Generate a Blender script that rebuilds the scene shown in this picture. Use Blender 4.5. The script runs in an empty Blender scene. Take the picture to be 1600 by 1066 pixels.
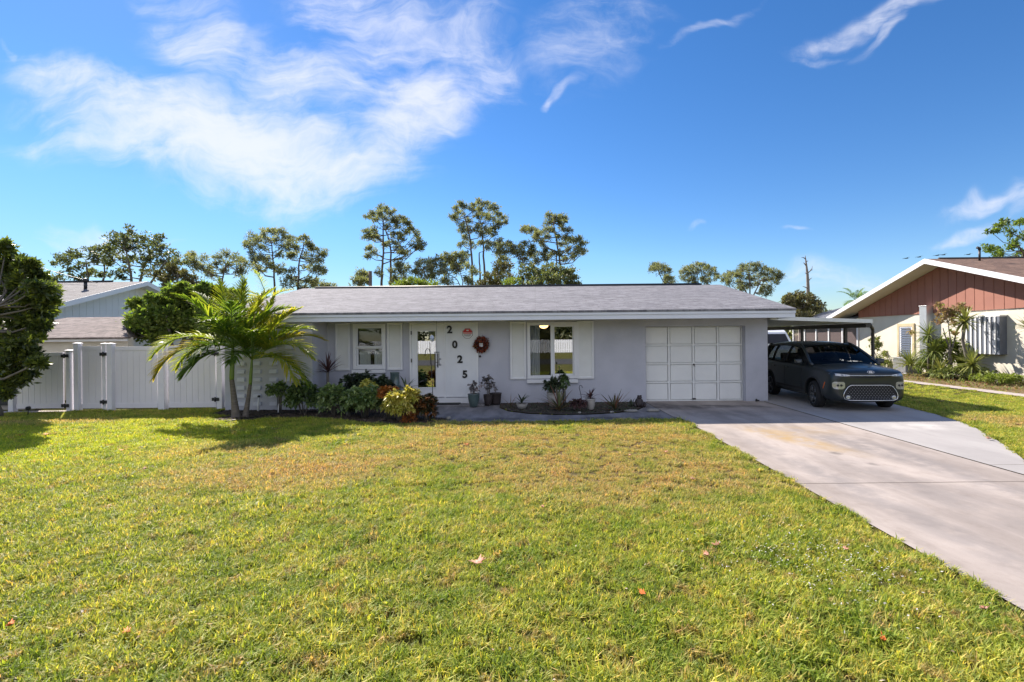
import bpy, bmesh, math, random
import numpy as np
from mathutils import Vector, Matrix
from mathutils.bvhtree import BVHTree

# ------------------------------------------------------------------ camera, sky, sun, exposure
scene = bpy.context.scene
C = scene.collection
PI = math.pi
F = 750.0; CAMH = 1.8
cam = bpy.data.objects.new('camera', bpy.data.cameras.new('camera')); C.objects.link(cam)
cam.data.sensor_width = 36; cam.data.lens = 36 * F / 1600
cam.data.clip_start = .05; cam.data.clip_end = 6000
CM = Matrix.Translation((0, 0, CAMH)) @ Matrix.Rotation(PI / 2, 4, 'X') @ Matrix.Rotation(-.0095, 4, 'Z')
cam.data.shift_x = -38 / 1600; cam.data.shift_y = -6 / 1600       # the photograph's frame lies a little left of and below the lens axis
cam.matrix_world = CM
scene.camera = cam
scene.view_settings.view_transform = 'Standard'; scene.view_settings.look = 'None'
scene.view_settings.gamma = 1; scene.view_settings.use_curve_mapping = False
scene.view_settings.exposure = 1.27
SUN = Vector((-.84, .94, 1.0)).normalized()          # towards the sun
SUN_EL = math.asin(SUN.z)
sd = bpy.data.lights.new('sun', 'SUN'); sd.energy = 4.6; sd.angle = math.radians(.53); sd.color = (1, .90, .80)
so = bpy.data.objects.new('sun', sd); C.objects.link(so); so.rotation_euler = SUN.to_track_quat('Z', 'Y').to_euler()
scene.cycles.max_bounces = 6; scene.cycles.diffuse_bounces = 3; scene.cycles.glossy_bounces = 3
scene.cycles.transparent_max_bounces = 10; scene.cycles.transmission_bounces = 3
scene.cycles.use_denoising = True


class NT:
    """small helper to write node trees"""
    def __init__(s, tree): s.t = tree; s.L = tree.links
    def n(s, typ, **kw):
        d = s.t.nodes.new(typ)
        for k, v in kw.items():
            if k.startswith('i_'):
                d.inputs[k[2:].replace('_', ' ')].default_value = v
            else: setattr(d, k, v)
        return d
    def put(s, sock, v):
        if hasattr(v, 'is_linked') or isinstance(v, bpy.types.NodeSocket): s.L.new(v, sock)
        else: sock.default_value = v
    def m(s, op, a, b=0.0, c=None, clamp=False):
        d = s.n('ShaderNodeMath', operation=op); d.use_clamp = clamp
        s.put(d.inputs[0], a); s.put(d.inputs[1], b)
        if c is not None: s.put(d.inputs[2], c)
        return d.outputs[0]
    def mix(s, f, a, b):
        d = s.n('ShaderNodeMix', data_type='RGBA'); s.put(d.inputs[0], f)
        s.put(d.inputs[6], col4(a)); s.put(d.inputs[7], col4(b)); return d.outputs[2]
    def mul(s, f, a, b):
        d = s.n('ShaderNodeMix', data_type='RGBA'); d.blend_type = 'MULTIPLY'; s.put(d.inputs[0], f)
        s.put(d.inputs[6], col4(a)); s.put(d.inputs[7], col4(b)); return d.outputs[2]
    def noise(s, vec, scale, detail=3, rough=.55, dist=0.0):
        d = s.n('ShaderNodeTexNoise'); d.inputs['Scale'].default_value = scale; d.inputs['Detail'].default_value = detail
        d.inputs['Roughness'].default_value = rough; d.inputs['Distortion'].default_value = dist
        if vec is not None: s.L.new(vec, d.inputs['Vector'])
        return d.outputs['Fac']
    def step(s, v, lo, hi):
        d = s.n('ShaderNodeMapRange', interpolation_type='SMOOTHSTEP'); s.put(d.inputs[0], v)
        d.inputs[1].default_value = lo; d.inputs[2].default_value = hi; return d.outputs[0]
    def mapping(s, vec, loc=(0, 0, 0), rot=(0, 0, 0), sc=(1, 1, 1)):
        d = s.n('ShaderNodeMapping'); s.L.new(vec, d.inputs[0])
        d.inputs[1].default_value = loc; d.inputs[2].default_value = rot; d.inputs[3].default_value = sc; return d.outputs[0]


def col4(c):
    if isinstance(c, (tuple, list)) and len(c) == 3: return (*c, 1)
    return c


w = bpy.data.worlds.new("World"); scene.world = w; w.use_nodes = True
w.node_tree.nodes.clear(); w.cycles.sampling_method = 'MANUAL'; w.cycles.sample_map_resolution = 512
t = NT(w.node_tree)
sky = t.n('ShaderNodeTexSky', sky_type='NISHITA'); sky.sun_disc = False
sky.sun_elevation = SUN_EL; sky.sun_rotation = math.atan2(SUN.x, SUN.y)
sky.air_density = 1.0; sky.dust_density = .04; sky.ozone_density = 4.0; sky.altitude = 0
hs = t.n('ShaderNodeHueSaturation'); hs.inputs['Saturation'].default_value = 1.24; hs.inputs['Hue'].default_value = .506
t.L.new(sky.outputs[0], hs.inputs['Color'])
lum = t.n('ShaderNodeRGBToBW'); t.L.new(hs.outputs[0], lum.inputs[0])
lk = t.m('DIVIDE', 1.0, t.m('ADD', 1.0, t.m('MULTIPLY', t.m('MAXIMUM', t.m('SUBTRACT', lum.outputs[0], 4.0), 0.0), .10)))
sc_ = t.n('ShaderNodeVectorMath', operation='SCALE'); t.L.new(hs.outputs[0], sc_.inputs[0]); t.L.new(lk, sc_.inputs['Scale']); SKY = sc_.outputs[0]
tc = t.n('ShaderNodeTexCoord'); sep = t.n('ShaderNodeSeparateXYZ'); t.L.new(tc.outputs['Generated'], sep.inputs[0])
dx, dy, dz = sep.outputs
ysafe = t.m('MAXIMUM', dy, .05)
U = t.m('DIVIDE', dx, ysafe); V = t.m('DIVIDE', dz, ysafe)
cmb = t.n('ShaderNodeCombineXYZ'); t.L.new(U, cmb.inputs[0]); t.L.new(V, cmb.inputs[1]); UV = cmb.outputs[0]
warp = t.n('ShaderNodeTexNoise'); warp.inputs['Scale'].default_value = 3.0; warp.inputs['Detail'].default_value = 4; t.L.new(UV, warp.inputs['Vector'])
wv = t.n('ShaderNodeVectorMath', operation='MULTIPLY_ADD'); t.L.new(warp.outputs['Color'], wv.inputs[0])
wv.inputs[1].default_value = (.26, .26, 0); t.L.new(UV, wv.inputs[2]); WUV = wv.outputs[0]
WOFF = .13


def blob(px, py, rx, ry, ang=0.0, k=1.0):
    """soft ellipse in the direction plane (degrees above the horizon / azimuth), ang in degrees, counterclockwise"""
    u = (px - 838) / F + WOFF; v = (527 - py) / F + WOFF
    mp = t.n('ShaderNodeMapping', vector_type='TEXTURE'); t.L.new(WUV, mp.inputs[0])
    mp.inputs[1].default_value = (u, v, 0); mp.inputs[2].default_value = (0, 0, math.radians(ang)); mp.inputs[3].default_value = (rx / F, ry / F, 1)
    ln = t.n('ShaderNodeVectorMath', operation='LENGTH')
    ml = t.n('ShaderNodeVectorMath', operation='MULTIPLY'); t.L.new(mp.outputs[0], ml.inputs[0]); ml.inputs[1].default_value = (1, 1, 0)
    t.L.new(ml.outputs[0], ln.inputs[0])
    return t.m('MULTIPLY', t.step(ln.outputs['Value'], 1.15, .15), k)


# wispy cirrus: bigger bodies and thin streaks
bodies = [(345, 225, 370, 115, -14, 1.0), (165, 130, 210, 52, -20, .75), (470, 275, 260, 60, -2, .95), (640, 170, 230, 110, 32, .85),
          (590, 50, 230, 130, -40, .72), (330, 60, 200, 80, -50, .6), (210, 240, 240, 48, -12, .75), (730, 90, 110, 150, 70, .66), (480, 140, 260, 110, -25, .62), (930, 45, 190, 110, 30, .40)]
streaks = [(125, 345, 130, 30, -8, .95), (235, 363, 90, 14, -4, .8), (1100, 35, 150, 13, 22, .6), (885, 142, 65, 15, 42, .8), (1370, 28, 190, 30, 17, 1.0), (1400, 48, 80, 22, 38, .8), (1290, 77, 110, 12, 4, .5),
           (1540, 322, 110, 20, 6, .95), (1520, 352, 110, 15, 10, .9), (1600, 316, 50, 40, 20, .9), (1108, 351, 40, 10, 4, .75), (1232, 373, 42, 9, 5, .7), (1480, 398, 80, 14, 3, .6), (1300, 448, 320, 36, 0, .62), (20, 60, 60, 12, -50, .6)]
acc = None
for b in bodies + [(q[0], q[1], q[2], q[3], q[4], q[5] * .66) for q in streaks]:
    v = blob(*b); acc = v if acc is None else t.m('MAXIMUM', acc, v)
fib = t.noise(t.mapping(WUV, rot=(0, 0, math.radians(20)), sc=(1.3, 5.5, 1)), 2.6, 8, .6, .5)
fib2 = t.noise(t.mapping(WUV, rot=(0, 0, math.radians(-40)), sc=(1.2, 3.6, 1)), 3.0, 8, .6, .8)
fine = t.noise(WUV, 12.0, 8, .66, .3)
tex = t.m('ADD', t.m('ADD', t.m('MULTIPLY', fib, .8), t.m('MULTIPLY', fib2, .65)), t.m('MULTIPLY', fine, .5))   # about .9 mean
den = t.m('MULTIPLY', t.step(t.m('ADD', acc, t.m('MULTIPLY', t.m('SUBTRACT', tex, .975), 1.7)), .05, 1.25), t.step(acc, .0, .5))
den = t.m('MULTIPLY', den, t.step(dy, .05, .2))
den = t.m('MULTIPLY', den, .84)
mixc = t.mix(den, SKY, (6.1, 6.2, 6.9))
fill_veil = t.noise(t.mapping(tc.outputs['Generated'], sc=(1.2, 3.0, 3.0)), 2.2, 6, .6, .6)  # added bright haze behind the camera, fill light for the shaded house front
fill_den = t.m('MULTIPLY', t.m('MULTIPLY', t.step(fill_veil, .30, .62), t.step(t.m('MULTIPLY', dy, -1.0), .12, .55)), t.step(dz, -.02, .10))
mixc = t.mix(t.m('MULTIPLY', fill_den, .9), mixc, (8.4, 8.3, 8.9))
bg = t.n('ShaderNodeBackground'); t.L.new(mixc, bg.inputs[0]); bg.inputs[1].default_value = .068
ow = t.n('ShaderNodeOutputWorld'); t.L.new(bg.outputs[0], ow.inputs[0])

# ------------------------------------------------------------------ helpers
random.seed(7); RNG = np.random.default_rng(11)
R = random.uniform


def at(px, py, Y):
    """the point at depth Y seen at that place of the photograph (1600 x 1066)"""
    d = CM.to_3x3() @ Vector(((px - 838) / F, (527 - py) / F, -1)); k = Y / d.y
    return Vector((d.x * k, Y, CAMH + d.z * k))


def gnd(px, py):
    d = CM.to_3x3() @ Vector(((px - 838) / F, (527 - py) / F, -1)); k = -CAMH / d.z
    return Vector((d.x * k, d.y * k, 0))


def tag(o, label=None, cat=None, group=None, kind=None):
    if label: o['label'] = label
    if cat: o['category'] = cat
    if group: o['group'] = group
    if kind: o['kind'] = kind
    return o


def thing(name, loc, label, cat, group=None, rz=0):
    o = bpy.data.objects.new(name, None); C.objects.link(o); o.location = loc; o.rotation_euler = (0, 0, rz); o.empty_display_size = .2
    return tag(o, label, cat, group)


def root_loc(p):
    v = Vector((0, 0, 0))
    while p is not None: v += Vector(p.location); p = p.parent
    return v


def link_mesh(name, me, mat, parent=None, smooth=False):
    if not isinstance(mat, (list, tuple)): mat = [mat]
    for m_ in mat: me.materials.append(m_)
    if smooth: me.polygons.foreach_set('use_smooth', [True] * len(me.polygons))
    o = bpy.data.objects.new(name, me); C.objects.link(o)
    if parent is not None: o.parent = parent
    return o


class MB:
    def __init__(s): s.v = []; s.f = []; s.mi = []; s.sm = []; s.cur = 0; s.smooth = False
    def add(s, vs, fs, smooth=None):
        b = len(s.v); s.v += [tuple(p) for p in vs]
        for f in fs:
            s.f.append(tuple(b + i for i in f)); s.mi.append(s.cur); s.sm.append(s.smooth if smooth is None else smooth)
        return s
    def box(s, a, b):
        x0, y0, z0 = a; x1, y1, z1 = b
        return s.add([(x0, y0, z0), (x1, y0, z0), (x1, y1, z0), (x0, y1, z0), (x0, y0, z1), (x1, y0, z1), (x1, y1, z1), (x0, y1, z1)],
                     [(3, 2, 1, 0), (4, 5, 6, 7), (0, 1, 5, 4), (1, 2, 6, 5), (2, 3, 7, 6), (3, 0, 4, 7)], False)
    def prism(s, poly, z0, z1):
        n = len(poly)
        return s.add([(x, y, z0) for x, y in poly] + [(x, y, z1) for x, y in poly],
                     [tuple(range(n))[::-1], tuple(range(n, 2 * n))] + [(i, (i + 1) % n, n + (i + 1) % n, n + i) for i in range(n)], False)
    def slab(s, quad, d):
        """a quad (4 points) thickened by vector d"""
        q = [Vector(p) for p in quad]; d = Vector(d)
        return s.add(q + [p + d for p in q], [(0, 1, 2, 3), (7, 6, 5, 4), (0, 4, 5, 1), (1, 5, 6, 2), (2, 6, 7, 3), (3, 7, 4, 0)], False)
    def tube(s, pts, rads, n=8, caps=True):
        pts = [Vector(p) for p in pts]
        if not isinstance(rads, (list, tuple)): rads = [rads] * len(pts)
        rings = []; prev = None
        for i, p in enumerate(pts):
            d = (pts[min(i + 1, len(pts) - 1)] - pts[max(i - 1, 0)])
            if d.length < 1e-9: d = Vector((0, 0, 1))
            d.normalize()
            if prev is None:
                a = Vector((1, 0, 0)) if abs(d.x) < .8 else Vector((0, 1, 0)); a = (a - d * a.dot(d)).normalized()
            else:
                a = (prev - d * prev.dot(d)); a = a.normalized() if a.length > 1e-6 else d.orthogonal().normalized()
            prev = a; b = d.cross(a)
            rings += [p + (a * math.cos(2 * PI * k / n) + b * math.sin(2 * PI * k / n)) * rads[i] for k in range(n)]
        fs = [(i * n + k, i * n + (k + 1) % n, (i + 1) * n + (k + 1) % n, (i + 1) * n + k) for i in range(len(pts) - 1) for k in range(n)]
        if caps: fs += [tuple(range(n))[::-1], tuple((len(pts) - 1) * n + k for k in range(n))]
        return s.add(rings, fs, True)
    def lathe(s, c, prof, n=24, axis='Z'):
        c = Vector(c); vs = []
        for r, h in prof:
            for k in range(n):
                a = 2 * PI * k / n; u, v_ = r * math.cos(a), r * math.sin(a)
                vs.append(c + (Vector((u, v_, h)) if axis == 'Z' else Vector((h, u, v_)) if axis == 'X' else Vector((u, h, v_))))
        m_ = len(prof)
        fs = [(i * n + k, i * n + (k + 1) % n, (i + 1) * n + (k + 1) % n, (i + 1) * n + k) for i in range(m_ - 1) for k in range(n)]
        fs += [tuple(range(n))[::-1], tuple((m_ - 1) * n + k for k in range(n))]
        return s.add(vs, fs, True)
    def build(s, name, mat, parent=None, local=False, bevel=0, recalc=False):
        me = bpy.data.meshes.new(name)
        off = Vector((0, 0, 0)) if local or parent is None else root_loc(parent)
        me.from_pydata([(x - off.x, y - off.y, z - off.z) for x, y, z in s.v], [], s.f)
        me.polygons.foreach_set('material_index', s.mi); me.polygons.foreach_set('use_smooth', s.sm)
        o = link_mesh(name, me, mat, parent)
        bm = bmesh.new(); bm.from_mesh(me); bmesh.ops.recalc_face_normals(bm, faces=bm.faces); bm.to_mesh(me); bm.free()
        if bevel:
            md = o.modifiers.new('bevel', 'BEVEL'); md.width = bevel; md.segments = 2; md.limit_method = 'ANGLE'; md.angle_limit = math.radians(50)
        return o


def quads_obj(name, Q, vals, mat, parent=None, nper=4, smooth=False):
    """Q: (n, nper, 3) array in world space, one polygon each; vals: (n,) colour variation stored as attribute v"""
    off = np.array(root_loc(parent)) if parent is not None else np.zeros(3)
    P = (Q - off).reshape(-1, 3).astype(np.float32); n = len(Q)
    me = bpy.data.meshes.new(name); me.vertices.add(len(P)); me.vertices.foreach_set('co', P.ravel())
    me.loops.add(n * nper); me.loops.foreach_set('vertex_index', np.arange(n * nper, dtype=np.int32))
    me.polygons.add(n); me.polygons.foreach_set('loop_start', np.arange(0, n * nper, nper, dtype=np.int32))
    a = me.attributes.new('v', 'FLOAT', 'POINT'); a.data.foreach_set('value', np.repeat(np.clip(vals, 0, 1), nper).astype(np.float32))
    me.update(calc_edges=True); me.validate()
    return link_mesh(name, me, mat, parent, smooth)


def unit(a): return a / np.maximum(np.linalg.norm(a, axis=-1, keepdims=True), 1e-9)


def leaf_quads(cen, n, rad, length, width, rng, shell=.5, up=.25, out=.6):
    """n diamond leaves in an ellipsoid round cen"""
    d = unit(rng.normal(size=(n, 3))); r = shell + (1 - shell) * rng.random((n, 1)); r = np.where(rng.random((n, 1)) < .2, r * rng.random((n, 1)), r)
    p = np.array(cen) + d * r * np.array(rad)
    ax = unit(d * out + rng.normal(size=(n, 3)) * .6 + np.array([0, 0, up])); sd_ = unit(np.cross(ax, rng.normal(size=(n, 3))))
    L = length * (.6 + .8 * rng.random((n, 1))); W = width * (.6 + .8 * rng.random((n, 1)))
    return np.stack([p, p + ax * L * .45 + sd_ * W * .5, p + ax * L, p + ax * L * .45 - sd_ * W * .5], axis=1)


def folded_leaves(base, dirs, L, W, rng, droop=.3):
    """leaves of 2 quads (a centre fold) from base points along dirs: returns (2n,4,3)"""
    n = len(base); up = np.array([0, 0, 1.0])
    s_ = np.cross(dirs, up); s_ = unit(s_ + rng.normal(size=(n, 3)) * .25); nr = unit(np.cross(s_, dirs))
    L = L[:, None]; W = W[:, None]
    mid = base + dirs * L * .5 + nr * L * .04; tip = base + dirs * L * (1 - droop * .3) - up * L * droop
    e1 = base + dirs * L * .45 + s_ * W * .5 + nr * W * .2; e2 = base + dirs * L * .45 - s_ * W * .5 + nr * W * .2
    return np.concatenate([np.stack([base, e1, tip, mid], 1), np.stack([base, mid, tip, e2], 1)])


# ------------------------------------------------------------------ materials
MATS = {}


def new_mat(name):
    m_ = bpy.data.materials.new(name); m_.use_nodes = True; m_.node_tree.nodes.clear(); MATS[name] = m_
    t_ = NT(m_.node_tree); out = t_.n('ShaderNodeOutputMaterial'); return m_, t_, out


def paint(name, c, rough=.6, c2=None, scale=3.0, bump=0.0, bscale=60, metal=0.0, spec=.4, stain=0.0, stain_c=None, coat=0.0, detail=4, sc=(1, 1, 1)):
    """a colour varied by noise in object space, optional stains and bump"""
    m_, t_, out = new_mat(name)
    p = t_.n('ShaderNodeBsdfPrincipled'); tcn = t_.n('ShaderNodeNewGeometry'); vec = t_.mapping(tcn.outputs['Position'], sc=sc)
    c2 = c2 or tuple(x * .82 for x in c)
    colr = t_.mix(t_.step(t_.noise(vec, scale, detail, .6), .3, .7), c, c2)
    if stain:
        colr = t_.mix(t_.m('MULTIPLY', t_.step(t_.noise(vec, scale * .37, 6, .7, .5), .52, .75), stain), colr, stain_c or tuple(x * .45 for x in c))
    t_.L.new(colr, p.inputs['Base Color'])
    p.inputs['Roughness'].default_value = rough; p.inputs['Metallic'].default_value = metal; p.inputs['Specular IOR Level'].default_value = spec
    if coat: p.inputs['Coat Weight'].default_value = coat; p.inputs['Coat Roughness'].default_value = .04
    if bump:
        b = t_.n('ShaderNodeBump'); b.inputs['Strength'].default_value = bump; b.inputs['Distance'].default_value = .01
        t_.L.new(t_.noise(vec, bscale, 4, .65), b.inputs['Height']); t_.L.new(b.outputs[0], p.inputs['Normal'])
    t_.L.new(p.outputs[0], out.inputs[0]); return m_


def leaf_mat(name, cols, trans=.35, rough=.5, spec=.35, tcol=None):
    """cols: dark, mid, light by attribute v; light passes through the leaves"""
    m_, t_, out = new_mat(name)
    a = t_.n('ShaderNodeAttribute'); a.attribute_name = 'v'
    r = t_.n('ShaderNodeValToRGB'); t_.L.new(a.outputs['Fac'], r.inputs[0]); e = r.color_ramp.elements
    e[0].color = col4(cols[0]); e[1].color = col4(cols[-1]); e[0].position = 0; e[1].position = 1
    for i, c in enumerate(cols[1:-1]): q = e.new((i + 1) / (len(cols) - 1)); q.color = col4(c)
    p = t_.n('ShaderNodeBsdfPrincipled'); t_.L.new(r.outputs[0], p.inputs['Base Color']); p.inputs['Roughness'].default_value = rough
    p.inputs['Specular IOR Level'].default_value = spec
    tr = t_.n('ShaderNodeBsdfTranslucent')
    t_.L.new(t_.mul(1.0, r.outputs[0], tcol or (1.5, 1.7, .8)), tr.inputs[0])
    mx = t_.n('ShaderNodeMixShader'); mx.inputs[0].default_value = trans
    t_.L.new(p.outputs[0], mx.inputs[1]); t_.L.new(tr.outputs[0], mx.inputs[2]); t_.L.new(mx.outputs[0], out.inputs[0]); return m_


def glass_mat(name, refl=.3, tint=(.75, .8, .8), rough=0.0, ior=1.5):
    m_, t_, out = new_mat(name)
    tr = t_.n('ShaderNodeBsdfTransparent'); tr.inputs[0].default_value = col4(tint)
    g = t_.n('ShaderNodeBsdfGlossy'); g.inputs['Roughness'].default_value = rough; g.inputs[0].default_value = (.55, .55, .55, 1) if name == 'car_glass' else (.95, .97, 1, 1)
    fr = t_.n('ShaderNodeFresnel'); fr.inputs[0].default_value = ior
    mx = t_.n('ShaderNodeMixShader'); t_.L.new(t_.m('ADD', fr.outputs[0], refl, clamp=True), mx.inputs[0])
    t_.L.new(tr.outputs[0], mx.inputs[1]); t_.L.new(g.outputs[0], mx.inputs[2]); t_.L.new(mx.outputs[0], out.inputs[0]); return m_


def shingle_mat(name, c1, c2, mortar, bw=.32, bh=.13, vec_axes='XY'):
    m_, t_, out = new_mat(name)
    g = t_.n('ShaderNodeNewGeometry'); sp = t_.n('ShaderNodeSeparateXYZ'); t_.L.new(g.outputs['Position'], sp.inputs[0])
    cb = t_.n('ShaderNodeCombineXYZ'); ax = {'X': 0, 'Y': 1, 'Z': 2}
    t_.L.new(sp.outputs[ax[vec_axes[0]]], cb.inputs[0]); t_.L.new(sp.outputs[ax[vec_axes[1]]], cb.inputs[1])
    wob = t_.n('ShaderNodeVectorMath', operation='MULTIPLY_ADD'); nz = t_.n('ShaderNodeTexNoise'); nz.inputs['Scale'].default_value = 5
    t_.L.new(cb.outputs[0], nz.inputs[0]); t_.L.new(nz.outputs['Color'], wob.inputs[0]); wob.inputs[1].default_value = (.04, .02, 0); t_.L.new(cb.outputs[0], wob.inputs[2])
    b = t_.n('ShaderNodeTexBrick'); t_.L.new(wob.outputs[0], b.inputs[0]); b.inputs['Scale'].default_value = 1
    b.inputs['Brick Width'].default_value = bw; b.inputs['Row Height'].default_value = bh; b.inputs['Mortar Size'].default_value = .006; b.inputs['Mortar Smooth'].default_value = .6
    b.inputs['Color1'].default_value = col4(c1); b.inputs['Color2'].default_value = col4(c2); b.inputs['Mortar'].default_value = col4(mortar); b.offset = .37; b.offset_frequency = 3; b.squash = 1.6; b.squash_frequency = 2
    n1 = t_.noise(cb.outputs[0], .8, 4, .6); n2 = t_.noise(cb.outputs[0], 260, 2, .7)
    n3 = t_.noise(t_.mapping(cb.outputs[0], sc=(3.0, 9.0, 1)), 1.0, 4, .75, .3)
    c = t_.mul(t_.m('MULTIPLY', t_.step(n1, .35, .7), .3), b.outputs[0], (.76, .75, .76)); c = t_.mul(t_.m('MULTIPLY', t_.step(n3, .44, .60), .85), c, (.52, .52, .54)); c = t_.mul(t_.step(n2, .45, .7), c, (.78, .78, .8))
    p = t_.n('ShaderNodeBsdfPrincipled'); t_.L.new(c, p.inputs[0]); p.inputs['Roughness'].default_value = .9
    bp = t_.n('ShaderNodeBump'); bp.inputs['Strength'].default_value = .6; bp.inputs['Distance'].default_value = .012
    t_.L.new(t_.m('SUBTRACT', n2, t_.m('MULTIPLY', b.outputs['Fac'], 2.0)), bp.inputs['Height']); t_.L.new(bp.outputs[0], p.inputs['Normal'])
    t_.L.new(p.outputs[0], out.inputs[0]); return m_


def emit_mat(name, c, s_):
    m_, t_, out = new_mat(name); e = t_.n('ShaderNodeEmission'); e.inputs[0].default_value = col4(c); e.inputs[1].default_value = s_
    t_.L.new(e.outputs[0], out.inputs[0]); return m_


M = {}
M['stucco'] = paint('stucco_grey', (.47, .48, .54), .85, (.42, .43, .49), 1.6, .7, 40, stain=.45, stain_c=(.36, .375, .41), spec=.2)
M['block'] = paint('block_grey', (.55, .56, .62), .85, (.52, .53, .59), 2.5, .4, 70, spec=.2)
M['trim'] = paint('trim_pale', (.62, .66, .74), .55, (.58, .62, .70), 1.2, .08, 30)
M['soffit'] = paint('soffit', (.66, .67, .66), .7)
M['white'] = paint('white_paint', (.68, .69, .71), .45, (.65, .66, .68), 2)
M['shutter'] = paint('shutter_white', (.70, .71, .70), .5, (.66, .67, .66), 3)
M['panel'] = paint('panel_white', (.68, .70, .72), .5, (.64, .66, .69), 2, stain=.15)
M['door_white'] = paint('door_white', (.72, .73, .74), .4, (.69, .7, .72), 2)
M['garage'] = paint('garage_white', (.72, .73, .72), .5, (.68, .69, .69), 1.5, stain=.12)
M['vinyl'] = paint('vinyl_white', (.70, .68, .72), .4, (.66, .64, .68), 1.2, spec=.4)
M['vinyl_post'] = paint('vinyl_post', (.70, .69, .73), .4, (.67, .66, .70), 2)
M['dark'] = paint('dark_metal', (.025, .025, .028), .45, spec=.4)
M['black'] = paint('black_plastic', (.012, .012, .014), .55)
M['rubber'] = paint('tyre_rubber', (.014, .014, .015), .8)
M['number'] = paint('number_black', (.01, .01, .012), .4)
M['bronze'] = paint('bronze_metal', (.05, .045, .04), .5)
M['alu'] = paint('aluminium', (.55, .56, .58), .35, (.5, .51, .53), 4, metal=.7)
M['chrome'] = paint('chrome', (.75, .76, .78), .15, (.7, .7, .72), 4, metal=1)
M['mesh'] = paint('grille_mesh', (.30, .30, .31), .3, (.25, .25, .26), 6, metal=.8)
M['carpaint'] = paint('car_paint', (.022, .028, .030), .28, (.020, .026, .028), 3, metal=.15, coat=.2)
M['clad'] = paint('car_cladding', (.03, .03, .032), .6)
M['lens'] = paint('lamp_lens', (.42, .44, .46), .12, (.35, .36, .38), 28, metal=.5, coat=1)
M['amber'] = paint('amber_lens', (.75, .16, .03), .2, (.6, .12, .02), 20)
M['seat'] = paint('car_seat', (.06, .06, .065), .8)
M['soil'] = paint('bed_soil', (.045, .035, .026), .95, (.085, .062, .045), 9, 1.0, 45)
M['mulch_r'] = paint('leaf_litter', (.20, .12, .06), .95, (.12, .10, .04), 7, 1.0, 40, stain=.6, stain_c=(.30, .13, .06))
M['shingle'] = shingle_mat('roof_shingle', (.25, .25, .27), (.185, .185, .205), (.11, .11, .12), .55, .14)
M['shingle_b'] = shingle_mat('roof_shingle_brown', (.26, .16, .11), (.17, .10, .07), (.08, .05, .04), .5, .15)
M['shingle_g'] = shingle_mat('roof_shingle_grey', (.21, .205, .21), (.155, .15, .155), (.12, .12, .12), .5, .15)
M['shingle_p'] = shingle_mat('roof_shingle_pink', (.29, .235, .215), (.20, .155, .145), (.16, .13, .12), .28, .12)
M['cream'] = paint('cream_wall', (.58, .55, .47), .85, (.54, .51, .43), 1.4, .3, 40, stain=.12, stain_c=(.5, .47, .4), spec=.2)
M['sidewhite'] = paint('white_siding', (.80, .83, .86), .6, (.76, .79, .82), 1)
M['terra'] = paint('terracotta_siding', (.29, .125, .09), .7, (.26, .11, .08), 1.5, .1, 40)
M['tan'] = paint('tan_trim', (.50, .42, .26), .7)
M['curtain'] = paint('curtain_pale', (.85, .83, .80), .9)
M['curtain_g'] = paint('curtain_grey', (.6, .6, .64), .9, (.55, .55, .6), 3)
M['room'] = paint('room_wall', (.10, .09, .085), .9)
M['glass'] = glass_mat('window_glass', .03, (.85, .88, .88), 0, 1.3)
M['glass_door'] = glass_mat('door_glass', .38, (.4, .42, .42))
M['car_glass'] = glass_mat('car_glass', .0, (.36, .39, .40), 0, 1.26)
m_, t_, out = new_mat('screen_mesh'); df_ = t_.n('ShaderNodeBsdfDiffuse'); df_.inputs[0].default_value = (.16, .13, .13, 1); tp = t_.n('ShaderNodeBsdfTransparent'); mx = t_.n('ShaderNodeMixShader'); mx.inputs[0].default_value = .35
t_.L.new(df_.outputs[0], mx.inputs[1]); t_.L.new(tp.outputs[0], mx.inputs[2]); t_.L.new(mx.outputs[0], out.inputs[0]); M['screen'] = m_
M['bark'] = paint('pine_bark', (.16, .125, .105), .95, (.10, .08, .07), 6, .8, 25)
M['bark2'] = paint('oak_bark', (.17, .15, .13), .95, (.11, .10, .09), 6, .8, 25)
M['deadwood'] = paint('dead_wood', (.22, .19, .17), .95)
M['teal'] = paint('teal_glaze', (.055, .085, .085), .3, (.085, .12, .115), 9, coat=.6)
M['pot_w'] = paint('pale_pot', (.42, .40, .38), .7, (.34, .32, .3), 8, .2)
M['pot_d'] = paint('dark_pot', (.045, .035, .035), .6)
M['stone'] = paint('stone', (.30, .28, .25), .9, (.2, .19, .17), 12, .6)
M['lawn_leaf'] = paint('dry_leaf', (.55, .32, .26), .7, (.42, .16, .07), 40)
M['lawn_leaf_o'] = paint('orange_leaf', (.62, .17, .03), .7, (.42, .10, .02), 40)
M['lawn_leaf_b'] = paint('brown_leaf', (.25, .12, .06), .8, (.34, .2, .12), 30)

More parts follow.
